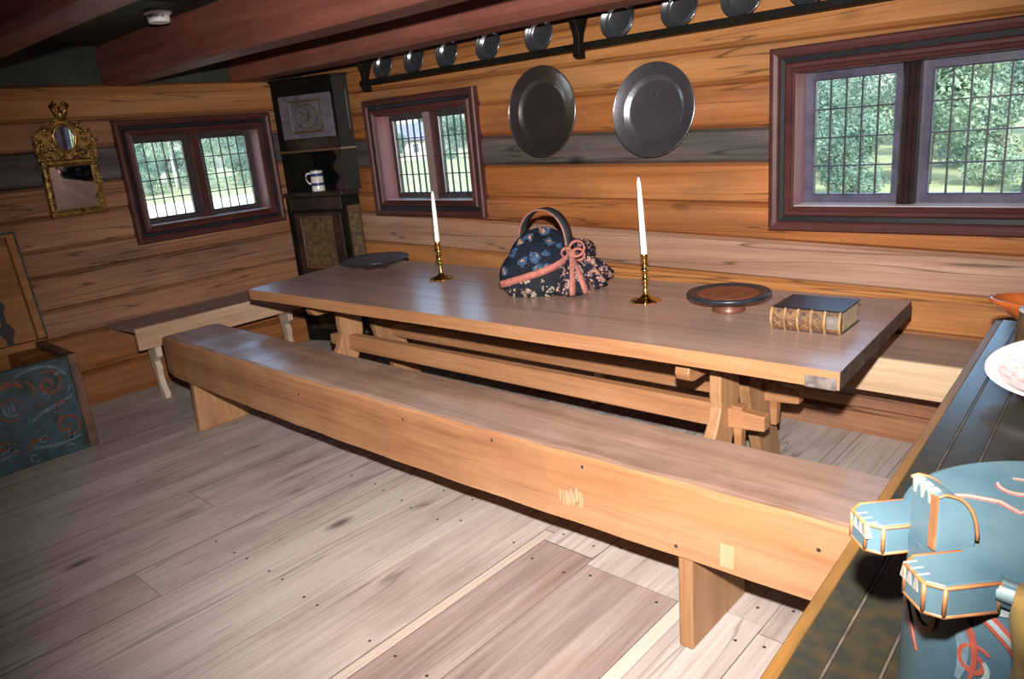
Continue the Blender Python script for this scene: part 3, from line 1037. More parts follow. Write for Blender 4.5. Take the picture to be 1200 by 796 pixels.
# ------------------------------------------------------------------ heavy bench in front of the table
bn = thing('plank_bench', 'heavy solid pine bench with worn top in front of the long table', 'bench', (2.9, -1.66, 0))
BO = Vector((2.9, -1.66, 0))
nb = 40
vs, fs = [], []
for i in range(nb + 1):
    t = i / nb
    xx = 0.925 + (4.93 - 0.925) * t
    yf = -1.828 - 0.022 * math.sin(PI * min(1, t * 1.1)) + 0.025 * t + 0.002 * math.sin(i * 1.7)
    yb = -1.495 - 0.022 * math.sin(PI * t) + 0.006 * t
    zb = 0.318 - 0.012 * math.sin(PI * t)
    zt = 0.555 + 0.0015 * math.sin(i * 2.1)
    rr = 0.010 + 0.003 * math.sin(i * 1.3)
    e = 0.014 if i in (0,) else 0.0
    for (y, z) in ((yf + e, zb + e), (yb - e, zb + e), (yb - e, zt - 0.012 - e), (yb - 0.012 - e, zt - e), (yf + 2 * rr + e, zt - e), (yf + rr * .6 + e, zt - rr * .5 - e), (yf + e, zt - 2 * rr - e)):
        vs.append(Vector((xx, y, z)) - BO)
for i in range(nb):
    for j in range(7):
        fs.append((i * 7 + j, i * 7 + (j + 1) % 7, i * 7 + 7 + (j + 1) % 7, i * 7 + 7 + j))
fs += [(6, 5, 4, 3, 2, 1, 0), tuple(range(nb * 7, nb * 7 + 7))]
seat = part('seat_beam', MB().add(vs, fs), BENCH, bn)
seat.data.materials.append(BENCH_TOP)
for p in seat.data.polygons:
    if p.normal.z > 0.6:
        p.material_index = 1
for X0, X1, y0, y1 in ((1.165, 1.21, -1.805, -1.50), (4.295, 4.342, -1.796, -1.455)):
    mb = MB()
    ins = 0.0
    mb.hexa([(X0 - (0.03 if X0 < 2 else 0), y0 - 0.008, 0), (X1 - (0.03 if X0 < 2 else 0), y0 - 0.008, 0), (X1 - (0.03 if X0 < 2 else 0), y1, 0), (X0 - (0.03 if X0 < 2 else 0), y1, 0)],
            [(X0, y0, 0.33), (X1, y0, 0.33), (X1, y1 - 0.02, 0.33), (X0, y1 - 0.02, 0.33)])
    mb.v = [tuple(Vector(p) - BO) for p in mb.v]
    part('leg', mb, TRESTLE, bn, bevel=0.006, segs=2)

def bench_face(xx):
    t = (xx - 0.925) / (4.93 - 0.925)
    return -1.828 - 0.022 * math.sin(PI * min(1, t * 1.1)) + 0.025 * t - 0.0022


mb = MB()
mr = random.Random(9)
for k in range(9):
    xx = 3.885 + 0.011 * k + mr.uniform(-.003, .003)
    z0 = 0.375 + mr.uniform(-.012, .012)
    mb.ribbon([(xx, z0), (xx + 0.003, z0 + 0.02), (xx + 0.001, z0 + 0.040 + mr.uniform(0, .02))], 0.009, lambda u, v, h: Vector((u, bench_face(u) - h, v)) - BO, 0.0008)
sc_ = part('scraped_patch', mb, BENCH_PLUG, bn)
sc_['kind'] = 'stuff'
part('wood_plug', MB().add([Vector(p) - BO for p in ((4.435, bench_face(4.435), 0.33), (4.475, bench_face(4.475), 0.33), (4.478, bench_face(4.478), 0.40), (4.438, bench_face(4.438), 0.40), (4.435, -1.80, 0.33), (4.475, -1.80, 0.33), (4.478, -1.80, 0.40), (4.438, -1.80, 0.40))],
     [(0, 1, 2, 3), (4, 7, 6, 5), (0, 4, 5, 1), (1, 5, 6, 2), (2, 6, 7, 3), (3, 7, 4, 0)]), BENCH_PLUG, bn)
for xx, zz in ((3.13, 0.50), (3.98, 0.515), (4.30, 0.345), (4.70, 0.47), (2.4, 0.47), (3.6, 0.52)):
    part('nail', MB().lathe([(0.006, 0), (0.005, 0.0012), (0, 0.0016)], 8, M=Matrix.Translation(Vector((xx, bench_face(xx) + 0.0012, zz)) - BO) @ Matrix.Rotation(PI / 2, 4, 'X')), SUBFLOOR, bn)

# ------------------------------------------------------------------ fixed benches along the walls
def bracket_profile(top, depth):
    # (out, z): out from the wall
    d = depth
    return [(d - 0.01, top), (d - 0.015, top - 0.05), (d - 0.05, top - 0.08), (d - 0.03, top - 0.12), (d - 0.035, top - 0.19), (d - 0.09, top - 0.23), (d - 0.075, top - 0.27),
            (d - 0.085, top - 0.33), (d - 0.07, 0.08), (d - 0.04, 0.04), (d - 0.04, 0.0), (d - 0.12, 0.0), (d - 0.13, 0.10), (d - 0.15, 0.20), (d - 0.17, 0.30), (d - 0.18, 0.40), (d - 0.18, top)]



lb = thing('wall_bench', 'bench along the left wall, grey seat and fresh pine apron', 'bench', (0.2, -1.15, 0))
LO = Vector((0.2, -1.15, 0))
mb = MB()
mb.hexa([(0.015, -1.80, 0.482), (0.405, -1.765, 0.482), (0.405, -0.60, 0.482), (0.015, -0.60, 0.482)], [(0.015, -1.80, 0.512), (0.405, -1.765, 0.512), (0.405, -0.60, 0.512), (0.015, -0.60, 0.512)])
mb.v = [tuple(Vector(p) - LO) for p in mb.v]
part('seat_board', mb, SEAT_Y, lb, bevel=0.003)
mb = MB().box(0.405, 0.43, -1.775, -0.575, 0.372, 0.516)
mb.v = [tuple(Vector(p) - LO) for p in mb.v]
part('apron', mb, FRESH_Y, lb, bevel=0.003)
for yy in (-1.64, -0.66):
    mb = MB().prism(bracket_profile(0.482, 0.40), lambda a, b, c: Vector((0.01 + a, yy + c, b)) - LO, -0.02, 0.02)
    part('bracket_leg', mb, BRACKET, lb, bevel=0.004)

bb = thing('wall_bench', 'bench along the window wall behind the table, fresh pale pine apron', 'bench', (2.9, -0.2, 0))
BB = Vector((2.9, -0.2, 0))
mb = MB().box(0.90, 4.95, -0.375, -0.012, 0.482, 0.512)
mb.v = [tuple(Vector(p) - BB) for p in mb.v]
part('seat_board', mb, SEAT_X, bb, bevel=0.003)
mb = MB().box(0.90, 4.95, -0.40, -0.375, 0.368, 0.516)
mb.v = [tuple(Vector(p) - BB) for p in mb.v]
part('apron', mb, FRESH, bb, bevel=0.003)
for xx in (1.02, 2.9, 4.7):
    mb = MB().prism(bracket_profile(0.482, 0.36), lambda a, b, c: Vector((xx + c, -0.012 - a, b)) - BB, -0.02, 0.02)
    part('bracket_leg', mb, FRESH, bb, bevel=0.004)

# ------------------------------------------------------------------ corner cupboard
cu = thing('corner_cupboard', 'dark painted corner cupboard with open niche between the two windows', 'cupboard', (0.0, 0.0, 0))
A, P_, Q_ = Vector((0.02, -0.325)), Vector((0.53, -0.15)), Vector((0.55, -0.02))
A2, P2, Q2 = Vector((0.02, -0.30)), Vector((0.545, -0.115)), Vector((0.60, -0.02))


def foot(mb, a, p, q, z0, z1, o=0.0):
    a, p, q = Vector(a), Vector(p), Vector(q)
    n = Vector((p.y - a.y, -(p.x - a.x))).normalized() * o
    poly = [(0.02, -0.02), (a.x, a.y - o), (p.x + n.x + o * .4, p.y + n.y), (q.x + o, q.y)]
    mb.prism(poly, lambda u, v, w: Vector((u, v, w)), z0, z1)
    return mb


def on_face(a, p, off=0.0):
    d = (p - a)
    L = d.length
    d = d / L
    n = Vector((d.y, -d.x))
    return (lambda u, h, z: Vector((a.x + d.x * u * L + n.x * (off + h), a.y + d.y * u * L + n.y * (off + h), z))), L


part('base_cabinet', foot(MB(), A, P_, Q_, 0.0, 1.15), CUP_DARK, cu)
part('shelf_moulding', foot(MB(), A, P_, Q_, 1.15, 1.185, 0.022), CUP_BROWN, cu, bevel=0.006)
f0, L0 = on_face(A, P_)


def face_box(f, u0, u1, h0, h1, z0, z1):
    vs = [f(u0, h0, z0), f(u1, h0, z0), f(u1, h1, z0), f(u0, h1, z0), f(u0, h0, z1), f(u1, h0, z1), f(u1, h1, z1), f(u0, h1, z1)]
    return MB().add(vs, [(0, 3, 2, 1), (4, 5, 6, 7), (0, 1, 5, 4), (1, 2, 6, 5), (2, 3, 7, 6), (3, 0, 4, 7)])


part('drawer_front', face_box(f0, 0.06, 0.97, -0.005, 0.012, 1.05, 1.145), CUP_BROWN, cu, bevel=0.003)
dr = part('door', face_box(f0, 0.12, 0.93, -0.005, 0.016, 0.10, 1.03), CUP_BROWN, cu, bevel=0.003, label='lower door with a gold brown panel')
part('door_panel', face_box(f0, 0.26, 0.76, 0.010, 0.020, 0.62, 0.985), CUP_GOLD, dr, bevel=0.003)
part('panel_moulding', frame_loop(MB(), lambda u, d, z: f0(u, -d, z), 0.26, 0.76, 0.62, 0.985, [(0, 0.0), (0.0, 0.026), (0.014, 0.030), (0.022, 0.022), (0.022, 0.0)]), CUP_TRIM, dr)
part('door_panel', face_box(f0, 0.26, 0.76, 0.010, 0.020, 0.16, 0.56), CUP_GOLD, dr, bevel=0.003)
f1, L1 = on_face(P_, Q_)
part('side_panel', face_box(f1, 0.18, 0.86, -0.004, 0.010, 0.12, 1.02), CUP_GOLD, cu, bevel=0.003)
part('side_trim', frame_loop(MB(), lambda u, d, z: f1(u, -d, z), 0.18, 0.86, 0.12, 1.02, [(0, 0.0), (0.0, 0.014), (0.05, 0.014), (0.05, 0.0)]), CUP_TRIM, cu)
# niche
part('niche_back', MB().box(0.02, 0.50, -0.045, -0.02, 1.185, 1.485).box(0.02, 0.045, -0.30, -0.02, 1.185, 1.485), CUP_DARK, cu)


def scallop(n=14):
    pts = []
    for i in range(n + 1):
        t = i / n
        pts.append((0.05 + 0.022 * math.sin(t * PI * 4 + 0.6), 1.185 + 0.3 * t))
    return pts


sc = scallop()
nf, nL = on_face(A2 + Vector((0.0, 0.0)), P2)
mb = MB()
mb.prism([(-0.0, 1.185)] + [(u + 0.03, z) for u, z in sc] + [(-0.0, 1.485)], lambda u, v, w: nf(u / nL, w, v), -0.018, 0.0)
part('niche_side', mb, CUP_DARK, cu)
mb = MB()
mb.prism([(nL, 1.185)] + [(nL - 0.02 - u, z) for u, z in sc] + [(nL, 1.485)], lambda u, v, w: nf(u / nL, w, v), -0.018, 0.0)
part('niche_side', mb, CUP_BROWN, cu)
f3, L3 = on_face(P2, Q2)
part('niche_cheek', face_box(f3, 0.0, 1.0, -0.018, 0.0, 1.185, 1.485), CUP_DARK, cu)
part('upper_cabinet', foot(MB(), A2, P2, Q2, 1.485, 2.0), CUP_DARK, cu)
part('upper_moulding', foot(MB(), A2, P2, Q2, 1.480, 1.500, 0.014), CUP_TRIM, cu, bevel=0.004)
f2, L2 = on_face(A2, P2)
part('frieze_board', face_box(f2, 0.10, 0.97, -0.004, 0.010, 1.895, 1.995), CUP_DARK, cu)
part('rail_board', face_box(f2, 0.14, 0.99, -0.004, 0.010, 1.505, 1.575), CUP_BROWN, cu)
d2 = part('door', face_box(f2, 0.12, 0.96, -0.004, 0.018, 1.580, 1.890), CUP_BLUE, cu, bevel=0.003, label='upper door painted slate blue with carved panel')
part('panel_moulding', frame_loop(MB(), lambda u, d, z: f2(u, -d, z), 0.32, 0.78, 1.635, 1.835, [(0, 0.0), (0.0, 0.028), (0.010, 0.034), (0.016, 0.026), (0.016, 0.0)]), CUP_TRIM, d2)
part('door_panel', face_box(f2, 0.32, 0.78, 0.012, 0.022, 1.635, 1.835), CUP_BLUE, d2)
ring = [f2(0.55 + 0.175 * math.cos(a), 0.024, 1.735 + 0.085 * math.sin(a)) for a in [2 * PI * k / 28 for k in range(28)]]
part('carved_ring', MB().tube(ring, 0.006, 6, closed=True), CUP_GOLD, d2)
mb = MB()
for k in range(8):
    a = 2 * PI * k / 8
    mb.tube([f2(0.55 + r * math.cos(a + r), 0.024, 1.735 + r * 0.48 * math.sin(a + r)) for r in (0.03, 0.08, 0.14)], 0.006, 6, scales=[1.3, 1, .4])
part('carved_rosette', mb, CUP_GOLD, d2)
part('key_plate', MB().tube([f2(0.165, 0.016, 1.735), f2(0.165, 0.026, 1.735)], 0.012, 10), CUP_EDGE, d2)
part('worn_edge', MB().tube([f3(0.80, 0.002, 1.62), f3(0.80, 0.002, 1.90)], 0.004, 6), CUP_EDGE, cu)
part('cornice', foot(MB(), A2, P2, Q2, 1.995, 2.012, 0.02), CUP_DARK, cu, bevel=0.004)

# stoneware mug in the niche
mg = thing('mug', 'white stoneware mug with two blue bands in the cupboard niche', 'mug', (0.235, -0.155, 1.185), math.radians(38))
part('body', MB().lathe([(0.0, 0), (0.050, 0), (0.052, 0.004), (0.049, 0.02), (0.047, 0.145), (0.049, 0.152), (0.044, 0.152), (0.043, 0.01), (0, 0.01)], 32), STONEWARE, mg)
for z in (0.052, 0.122):
    part('blue_band', MB().lathe([(0.0470, z - 0.011), (0.0495, z - 0.010), (0.0495, z + 0.010), (0.0470, z + 0.011)], 32, cap=False), COBALT, mg)
part('handle', MB().tube([(-0.047, 0, 0.135), (-0.075, 0, 0.135), (-0.088, 0, 0.115), (-0.086, 0, 0.085), (-0.070, 0, 0.062), (-0.047, 0, 0.055)], 0.007, 8), STONEWARE, mg)
part('lid', MB().lathe([(0.0, 0.172), (0.010, 0.171), (0.04, 0.162), (0.051, 0.153), (0.050, 0.1525), (0, 0.1525)], 32), PEWTER, mg)

# ------------------------------------------------------------------ plate shelf
ps = thing('plate_shelf', 'long dark wall shelf rail holding small pewter plates under the beam', 'shelf', (2.9, -0.07, 1.87))
PO = Vector((2.9, -0.07, 1.87))


def sh(mb):
    mb.v = [tuple(Vector(p) - PO) for p in mb.v]
    return mb


part('shelf_board', sh(MB().box(0.94, 6.2, -0.155, -0.01, 1.892, 1.908)), CUP_DARK, ps, bevel=0.002)
part('front_rail', sh(MB().box(0.94, 6.2, -0.168, -0.155, 1.888, 1.920)), CUP_DARK, ps, bevel=0.002)
part('top_rail', sh(MB().box(0.94, 6.2, -0.16, -0.01, 2.085, 2.105)), CUP_DARK, ps, bevel=0.002)
for xx in (0.985, 2.80, 4.75):
    pf = [(-0.115, 1.848), (-0.155, 1.852), (-0.178, 1.868), (-0.172, 1.90), (-0.164, 1.945), (-0.170, 1.975), (-0.195, 2.03), (-0.215, 2.10), (-0.05, 2.10), (-0.085, 2.03), (-0.115, 1.97), (-0.128, 1.93), (-0.118, 1.89)]
    part('shelf_bracket', sh(MB().prism(pf, lambda a, b, c: Vector((xx + c, a, b)), -0.020, 0.020)), CUP_DARK, ps, bevel=0.003)


def plate_prof(r):
    return [(0.0, 0.004), (r * 0.60, 0.004), (r * 0.66, 0.007), (r * 0.71, 0.020), (r * 0.75, 0.024), (r * 0.96, 0.030), (r * 0.985, 0.034), (r, 0.032), (r * 0.99, 0.027),
            (r * 0.76, 0.019), (r * 0.70, 0.003), (r * 0.64, 0.0), (0.0, 0.0)]


pm = mesh('plate', MB().lathe(plate_prof(0.098), 40))
pm.materials.append(PEWTER)
orders = ['leftmost', 'second from the left', 'third from the left', 'fourth from the left', 'fifth, just left of middle bracket', 'sixth, just right of middle bracket', 'seventh from the left', 'eighth from the left', 'ninth from the left, near the frame top']
for i, xx in enumerate((1.135, 1.455, 1.765, 2.115, 2.50, 3.015, 3.365, 3.675, 3.98)):
    o = bpy.data.objects.new('pewter_plate', pm)
    COL.objects.link(o)
    lean = math.radians(78 + random.uniform(-2, 2))
    o.rotation_euler = (lean, 0, random.uniform(-0.08, 0.08))
    o.location = (xx, -0.095, 1.908 + 0.098 * math.sin(lean) + 0.001)
    o.location.y = -0.075
    tag(o, 'small pewter plate on the shelf rail, ' + orders[i], 'plate', 'small pewter plates on the wall shelf')

for (cx, cz, r, mt, lean, rz, lab) in ((2.455, 1.600, 0.250, PEWTER_REFL, 86, 0.0, 'large darker pewter dish hung on the logs, left of the two'),
                                       (3.185, 1.553, 0.232, PEWTER, 83, 0.06, 'large brighter pewter dish hung on the logs, right of the two, toward the near window')):
    me = mesh('dish', MB().lathe(plate_prof(r), 64))
    o = link('pewter_dish', me, mt, None, (cx, -0.045, cz), (math.radians(lean), 0, rz))
    tag(o, lab, 'dish', 'large pewter dishes on the wall')
    rim = [(r * 0.985 * math.cos(2 * PI * k / 64), r * 0.985 * math.sin(2 * PI * k / 64), 0.033) for k in range(64)]
    part('rim_bead', MB().tube(rim, 0.0035, 6, closed=True), mt, o)
    part('hanging_nail', MB().tube([(0, 0.35 * r, 0.004), (0, 0.35 * r, 0.010)], 0.005, 8), BRASS, o)

# ------------------------------------------------------------------ gilt mirror on the left wall
mi = thing('gilt_mirror', 'small carved gilt wall mirror with oval crest glass beside the left window', 'mirror', (0.02, -1.80, 1.235), 0, rot=(0, math.radians(6.5), 0))
# local: y along wall, z up, x out of the wall
fy0, fy1, fz1 = -0.165, 0.165, 0.345
mb = MB()
frame_loop(mb, lambda u, d, z: Vector((-d, u, z)), fy0 + 0.045, fy1 - 0.045, 0.045, fz1 - 0.04, [(0, 0.0), (0.0, 0.016), (0.010, 0.022), (0.022, 0.030), (0.036, 0.028), (0.045, 0.016), (0.045, 0.0)])
part('frame', mb, GILT, mi)
part('glass', MB().box(0.008, 0.013, fy0 + 0.04, fy1 - 0.04, 0.04, fz1 - 0.035), SILVER, mi)
mb = MB()
crest = [(-0.165, 0.34), (-0.175, 0.42), (-0.16, 0.50), (-0.13, 0.53), (-0.09, 0.565), (-0.05, 0.58), (0.0, 0.60), (0.05, 0.58), (0.09, 0.565), (0.13, 0.53), (0.16, 0.50), (0.175, 0.42), (0.165, 0.34)]
mb.prism(crest, lambda a, b, c: Vector((c, a, b)), 0.0, 0.018)
part('crest', mb, GILT, mi)
mb = MB()
rr = random.Random(5)
for k in range(90):
    a = rr.uniform(-0.17, 0.17)
    b = rr.uniform(0.345, 0.585)
    if abs(a) > 0.17 - max(0, (b - 0.48)) * 1.2:
        continue
    if (a / 0.075) ** 2 + ((b - 0.475) / 0.092) ** 2 < 1:
        continue
    q = rr.uniform(0, 2 * PI)
    l = rr.uniform(0.012, 0.026)
    mb.tube([(0.018, a - l * math.cos(q), b - l * math.sin(q)), (0.032, a, b), (0.020, a + l * math.cos(q + 0.6), b + l * math.sin(q + 0.6))], 0.0085, 6, scales=[.5, 1.2, .5])
for k in range(46):
    side = rr.choice((-1, 1))
    b = rr.uniform(0.01, 0.34)
    a = side * rr.uniform(0.128, 0.162)
    mb.tube([(0.024, a, b), (0.033, a + rr.uniform(-.01, .01), b + 0.014), (0.024, a, b + 0.028)], 0.006, 6, scales=[.5, 1.2, .5])
for k in range(22):
    a = rr.uniform(-0.15, 0.15)
    mb.tube([(0.024, a, 0.02), (0.033, a + 0.012, 0.026), (0.024, a + 0.024, 0.02)], 0.006, 6, scales=[.5, 1.2, .5])
part('carving', mb, GILT, mi)
mb = MB()
for s in (-1, 1):
    mb.tube([(0.015, 0.0, 0.585), (0.03, s * 0.03, 0.63), (0.03, s * 0.045, 0.665), (0.03, s * 0.03, 0.685), (0.03, s * 0.015, 0.67)], 0.014, 8, scales=[1.2, 1, 1, .9, .6])
mb.tube([(0.015, 0, 0.58), (0.028, 0, 0.62), (0.028, 0, 0.66)], 0.017, 8, scales=[1.2, 1, .5])
part('finial', mb, GILT, mi)
ov = [(0.022, 0.062 * math.cos(2 * PI * k / 32), 0.475 + 0.078 * math.sin(2 * PI * k / 32)) for k in range(32)]
part('oval_frame', MB().tube(ov, 0.010, 8, closed=True), GILT, mi)
mb = MB()
mb.prism([(0.060 * math.cos(2 * PI * k / 32), 0.475 + 0.076 * math.sin(2 * PI * k / 32)) for k in range(32)], lambda a, b, c: Vector((c - 0.065 * (b - 0.475) - 0.037 * a, a, b)), 0.016, 0.024)
part('oval_glass', mb, SILVER, mi)

# ------------------------------------------------------------------ smoke detector
sd = thing('smoke_detector', 'white round smoke detector on the dark ceiling between red beams', 'smoke detector', (1.30, -1.625, 2.245))
part('mounting_base', MB().lathe([(0, 0), (0.066, 0), (0.066, -0.012), (0.058, -0.016), (0, -0.016)], 40), WHITE, sd)
part('housing', MB().lathe([(0, -0.014), (0.055, -0.014), (0.054, -0.030), (0.052, -0.048), (0.047, -0.054), (0.042, -0.052), (0, -0.052)], 40), WHITE, sd)
mb = MB()
for k in range(3):
    for j in range(3 if k < 2 else 2):
        a = math.radians(-75 + k * 34 + j * 9)
        mb.box(-0.0028, 0.0028, -0.0006, 0.001, -0.006, 0.006, Matrix.Translation((0.0545 * math.cos(a), 0.0545 * math.sin(a), -0.027)) @ Matrix.Rotation(a + PI / 2, 4, 'Z'))
part('printed_marks', mb, VIOLET, sd)

# ------------------------------------------------------------------ things on the table
def candlestick(name_loc, lab, clab, hgt, lean, rz):
    t = thing('candlestick', lab, 'candlestick', name_loc, rz, 'brass candlesticks on the table')
    lob = lambda a, z: 1 + (0.05 * math.cos(8 * a) if z < 0.012 else 0)
    part('base', MB().lathe([(0, 0), (0.060, 0), (0.066, 0.004), (0.064, 0.009), (0.048, 0.011), (0.042, 0.016), (0.026, 0.020), (0.016, 0.030), (0.012, 0.036), (0.0, 0.036)], 48, rad=lob), BRASS, t)
    st = [(0.0, 0.034), (0.010, 0.034), (0.014, 0.040), (0.009, 0.048), (0.008, 0.075), (0.010, 0.090), (0.015, 0.094), (0.015, 0.099), (0.009, 0.104), (0.0085, 0.120), (0.011, 0.133), (0.017, 0.138),
          (0.018, 0.143), (0.011, 0.149), (0.010, 0.160), (0.0125, 0.168), (0.0, 0.168)]
    part('stem', MB().lathe(st, 24), BRASS, t)
    part('socket', MB().lathe([(0, 0.165), (0.012, 0.165), (0.013, 0.175), (0.012, 0.198), (0.017, 0.204), (0.017, 0.208), (0.012, 0.209), (0.0, 0.207)], 24), BRASS, t)
    c = thing('candle', clab, 'candle', (name_loc[0], name_loc[1], name_loc[2] + 0.209), 0, 'white candles', rot=lean)
    part('wax_stick', MB().lathe([(0, 0), (0.0135, 0), (0.0135, 0.01), (0.0115, hgt * .6), (0.0085, hgt * .93), (0.004, hgt - 0.004), (0, hgt)], 20), WAX, c)
    part('wick', MB().tube([(0, 0, hgt - 0.004), (0.001, 0, hgt + 0.010)], 0.0012, 6), IRON, c)


candlestick((2.225, -0.760, TZ), 'brass candlestick left of the fabric bag, nearer the corner cupboard', 'white candle in the left brass candlestick by the middle window', 0.275, (0.0, math.radians(1.0), 0), 0.2)
candlestick((3.558, -0.775, TZ), 'brass candlestick between the fabric bag and the red footed dish', 'taller white candle in the right brass candlestick before the log wall', 0.325, (math.radians(-1), math.radians(-3.2), 0), 0.5)

# dark shallow dish at the far end
o = thing('shallow_dish', 'wide dark blue-black shallow dish at the far left end of the table', 'dish', (1.535, -0.680, TZ), 0)
part('bowl', MB().lathe([(0, 0.010), (0.075, 0.008), (0.080, 0.012), (0.14, 0.034), (0.208, 0.058), (0.2135, 0.063), (0.210, 0.067), (0.196, 0.062), (0.12, 0.040), (0.06, 0.022), (0, 0.020)], 64), BLACKDISH, o)
part('inner_surface', MB().lathe([(0.198, 0.0640), (0.14, 0.0475), (0.06, 0.0245), (0, 0.0225)], 64), SLATE_IN, o)
part('foot_ring', MB().lathe([(0, 0), (0.070, 0), (0.072, 0.004), (0.076, 0.010), (0, 0.012)], 40), FOOTBROWN, o)

# red footed dish
o = thing('footed_dish', 'red-brown footed dish with blue-black rim, left of the book', 'dish', (3.945, -0.775, TZ), 0)
part('foot', MB().lathe([(0, 0), (0.062, 0), (0.065, 0.004), (0.062, 0.012), (0.058, 0.030), (0.066, 0.042), (0, 0.044)], 40), FOOTBROWN, o)
part('bowl', MB().lathe([(0, 0.040), (0.070, 0.038), (0.12, 0.048), (0.158, 0.062), (0.165, 0.070), (0.162, 0.077), (0.152, 0.079), (0.118, 0.070), (0.112, 0.066), (0, 0.058)], 64), BLACKDISH, o)
part('inner_surface', MB().lathe([(0.121, 0.0722), (0.114, 0.0680), (0.06, 0.0610), (0, 0.0595)], 56), REDDISH, o)

# old book
bk = thing('old_book', 'thick old leather bound book with ribbed brown spine near the table end', 'book', (4.316, -0.845, TZ), math.radians(1.5))
w, d, h = 0.122, 0.103, 0.082
part('back_cover', MB().box(-w, w, -d + 0.004, d, 0.0, 0.005), LEATHER_D, bk, bevel=0.0015)
part('front_cover', MB().box(-w, w, -d + 0.004, d, h - 0.006, h), LEATHER_D, bk, bevel=0.0015)
part('page_block', MB().box(-w + 0.006, w - 0.006, -d + 0.010, d - 0.006, 0.005, h - 0.006), PAGES, bk)
sp = [(-d + 0.012, 0.0), (-d + 0.012, h)] + [(-d + 0.006 - 0.014 * math.sin(PI * t), h * (1 - t)) for t in [k / 10 for k in range(11)]]
part('spine', MB().prism(sp, lambda a, b, c: Vector((c, a, b)), -w, w, smooth=False), LEATHER_S, bk)
for bx_ in (-0.118, -0.070, -0.024, 0.022, 0.068, 0.118):
    s2 = [(-d + 0.012, 0.001), (-d + 0.012, h - 0.001)] + [(-d + 0.003 - 0.014 * math.sin(PI * t), (h) * (1 - t)) for t in [k / 10 for k in range(11)]]
    part('spine_band', MB().prism(s2, lambda a, b, c: Vector((c + bx_, a, b)), -0.0035, 0.0035), GOLDEDGE, bk)
tt = [(-d + 0.0045 - 0.014 * math.sin(PI * t), h * (1 - t)) for t in [0.2, .35, .5, .65, .75]]
mb = MB()
vs = [Vector((0.076, a, b)) for a, b in tt] + [Vector((0.112, a, b)) for a, b in tt]
mb.add(vs, [(i, i + 1, 6 + i, 5 + i) for i in range(4)])
part('title_patch', mb, TITLE, bk)
mb = MB()
for bx_ in (-0.094, -0.047, -0.001, 0.045):
    for s in (-1, 1):
        pts = [(-d + 0.0035 - 0.014 * math.sin(PI * t), h * (1 - t), s * 0.013 * math.sin(3 * PI * t)) for t in [0.15 + .7 * k / 8 for k in range(9)]]
        mb.tube([(bx_ + q, a, b) for a, b, q in pts], 0.0012, 5)
part('spine_tooling', mb, GOLDEDGE, bk)

# ------------------------------------------------------------------ patterned fabric bag
bgx = thing('fabric_bag', 'dark floral fabric bag with arched handle and salmon ribbon on the table', 'bag', (2.995, -0.735, TZ + 0.002), math.radians(42))


def bag_r(a, t):
    """radius factor around the body; a angle, t 0..1 height"""
    lob = 1 + 0.05 * math.cos(3 * a + 0.5) + 0.03 * math.cos(5 * a + 2 * t)
    c_ = math.cos(a - math.radians(172))
    if c_ > 0.6 and t < 0.62:
        lob += 0.20 * ((c_ - 0.6) / 0.4) ** 0.7 * math.sin(PI * min(1, t / 0.62)) ** 0.8
    return lob


def bag_pt(a, t, off=0.0):
    z = 0.285 * t
    if t < 0.12:
        rr = 0.86 + 0.14 * (t / 0.12)
    else:
        q = (t - 0.12) / 0.88
        rr = max(0.0, 1 - q ** 2.6) ** 0.5
    k = bag_r(a, t)
    top = 1 + 0.07 * math.sin(2 * a + 1) * t
    x = (0.190 * rr * k + off) * math.cos(a) - 0.035
    y = (0.165 * rr * k + off) * math.sin(a)
    return Vector((x, y, z * top + (off * t * 0.6)))


na, ntt = 56, 26
vs, fs = [], []
for j in range(ntt):
    t = j / (ntt - 1)
    t = 1 - (1 - t) ** 1.5
    for i in range(na):
        vs.append(bag_pt(2 * PI * i / na, min(t, 0.9995)))
for j in range(ntt - 1):
    for i in range(na):
        k = (i + 1) % na
        fs.append((j * na + i, j * na + k, (j + 1) * na + k, (j + 1) * na + i))
fs.append(tuple(range(na))[::-1])
fs.append(tuple(range((ntt - 1) * na, ntt * na)))
body = part('bag_body', MB().add(vs, fs, True), BAG_NAVY, bgx)
# lower patterned cloth below the ribbon
vs, fs = [], []
a0, a1 = math.radians(212), math.radians(330)
nn = 40
for j in range(8):
    for i in range(nn + 1):
        a = a0 + (a1 - a0) * i / nn
        s = i / nn
        tmax = 0.20 + 0.42 * s
        t = tmax * j / 7
        vs.append(bag_pt(a, t, 0.008 + 0.008 * math.sin(s * 26) * (1 - j / 8) + 0.012 * (1 - j / 7)))
for j in range(7):
    for i in range(nn):
        o_ = j * (nn + 1) + i
        fs.append((o_, o_ + 1, o_ + nn + 2, o_ + nn + 1))
part('lower_cloth', MB().add(vs, fs, True), BAG_MIX, bgx)
rib = []
for i in range(41):
    s = i / 40
    a = math.radians(206) + (math.radians(322) - math.radians(206)) * s
    rib.append(bag_pt(a, 0.205 + 0.42 * s, 0.014))
part('ribbon_band', MB().sweep(rib, [(-0.004, -0.016), (0.004, -0.016), (0.004, 0.016), (-0.004, 0.016)]), SALMON, bgx)
mb = MB()
for k in range(60):
    i = k / 60 * 40
    p = rib[int(i)].lerp(rib[min(40, int(i) + 1)], i % 1)
    mb.sweep([p + Vector((0, -0.0045, -0.012)), p + Vector((0, -0.0045, 0.012))], [(-0.0012, -0.001), (0.0012, -0.001), (0.0012, 0.001), (-0.0012, 0.001)])
part('ribbon_stitching', mb, plain('ribbon_stitch', (0.40, 0.12, 0.10), 0.7), bgx)
# flared ties at the right
KN = bag_pt(math.radians(318), 0.62, 0.02)


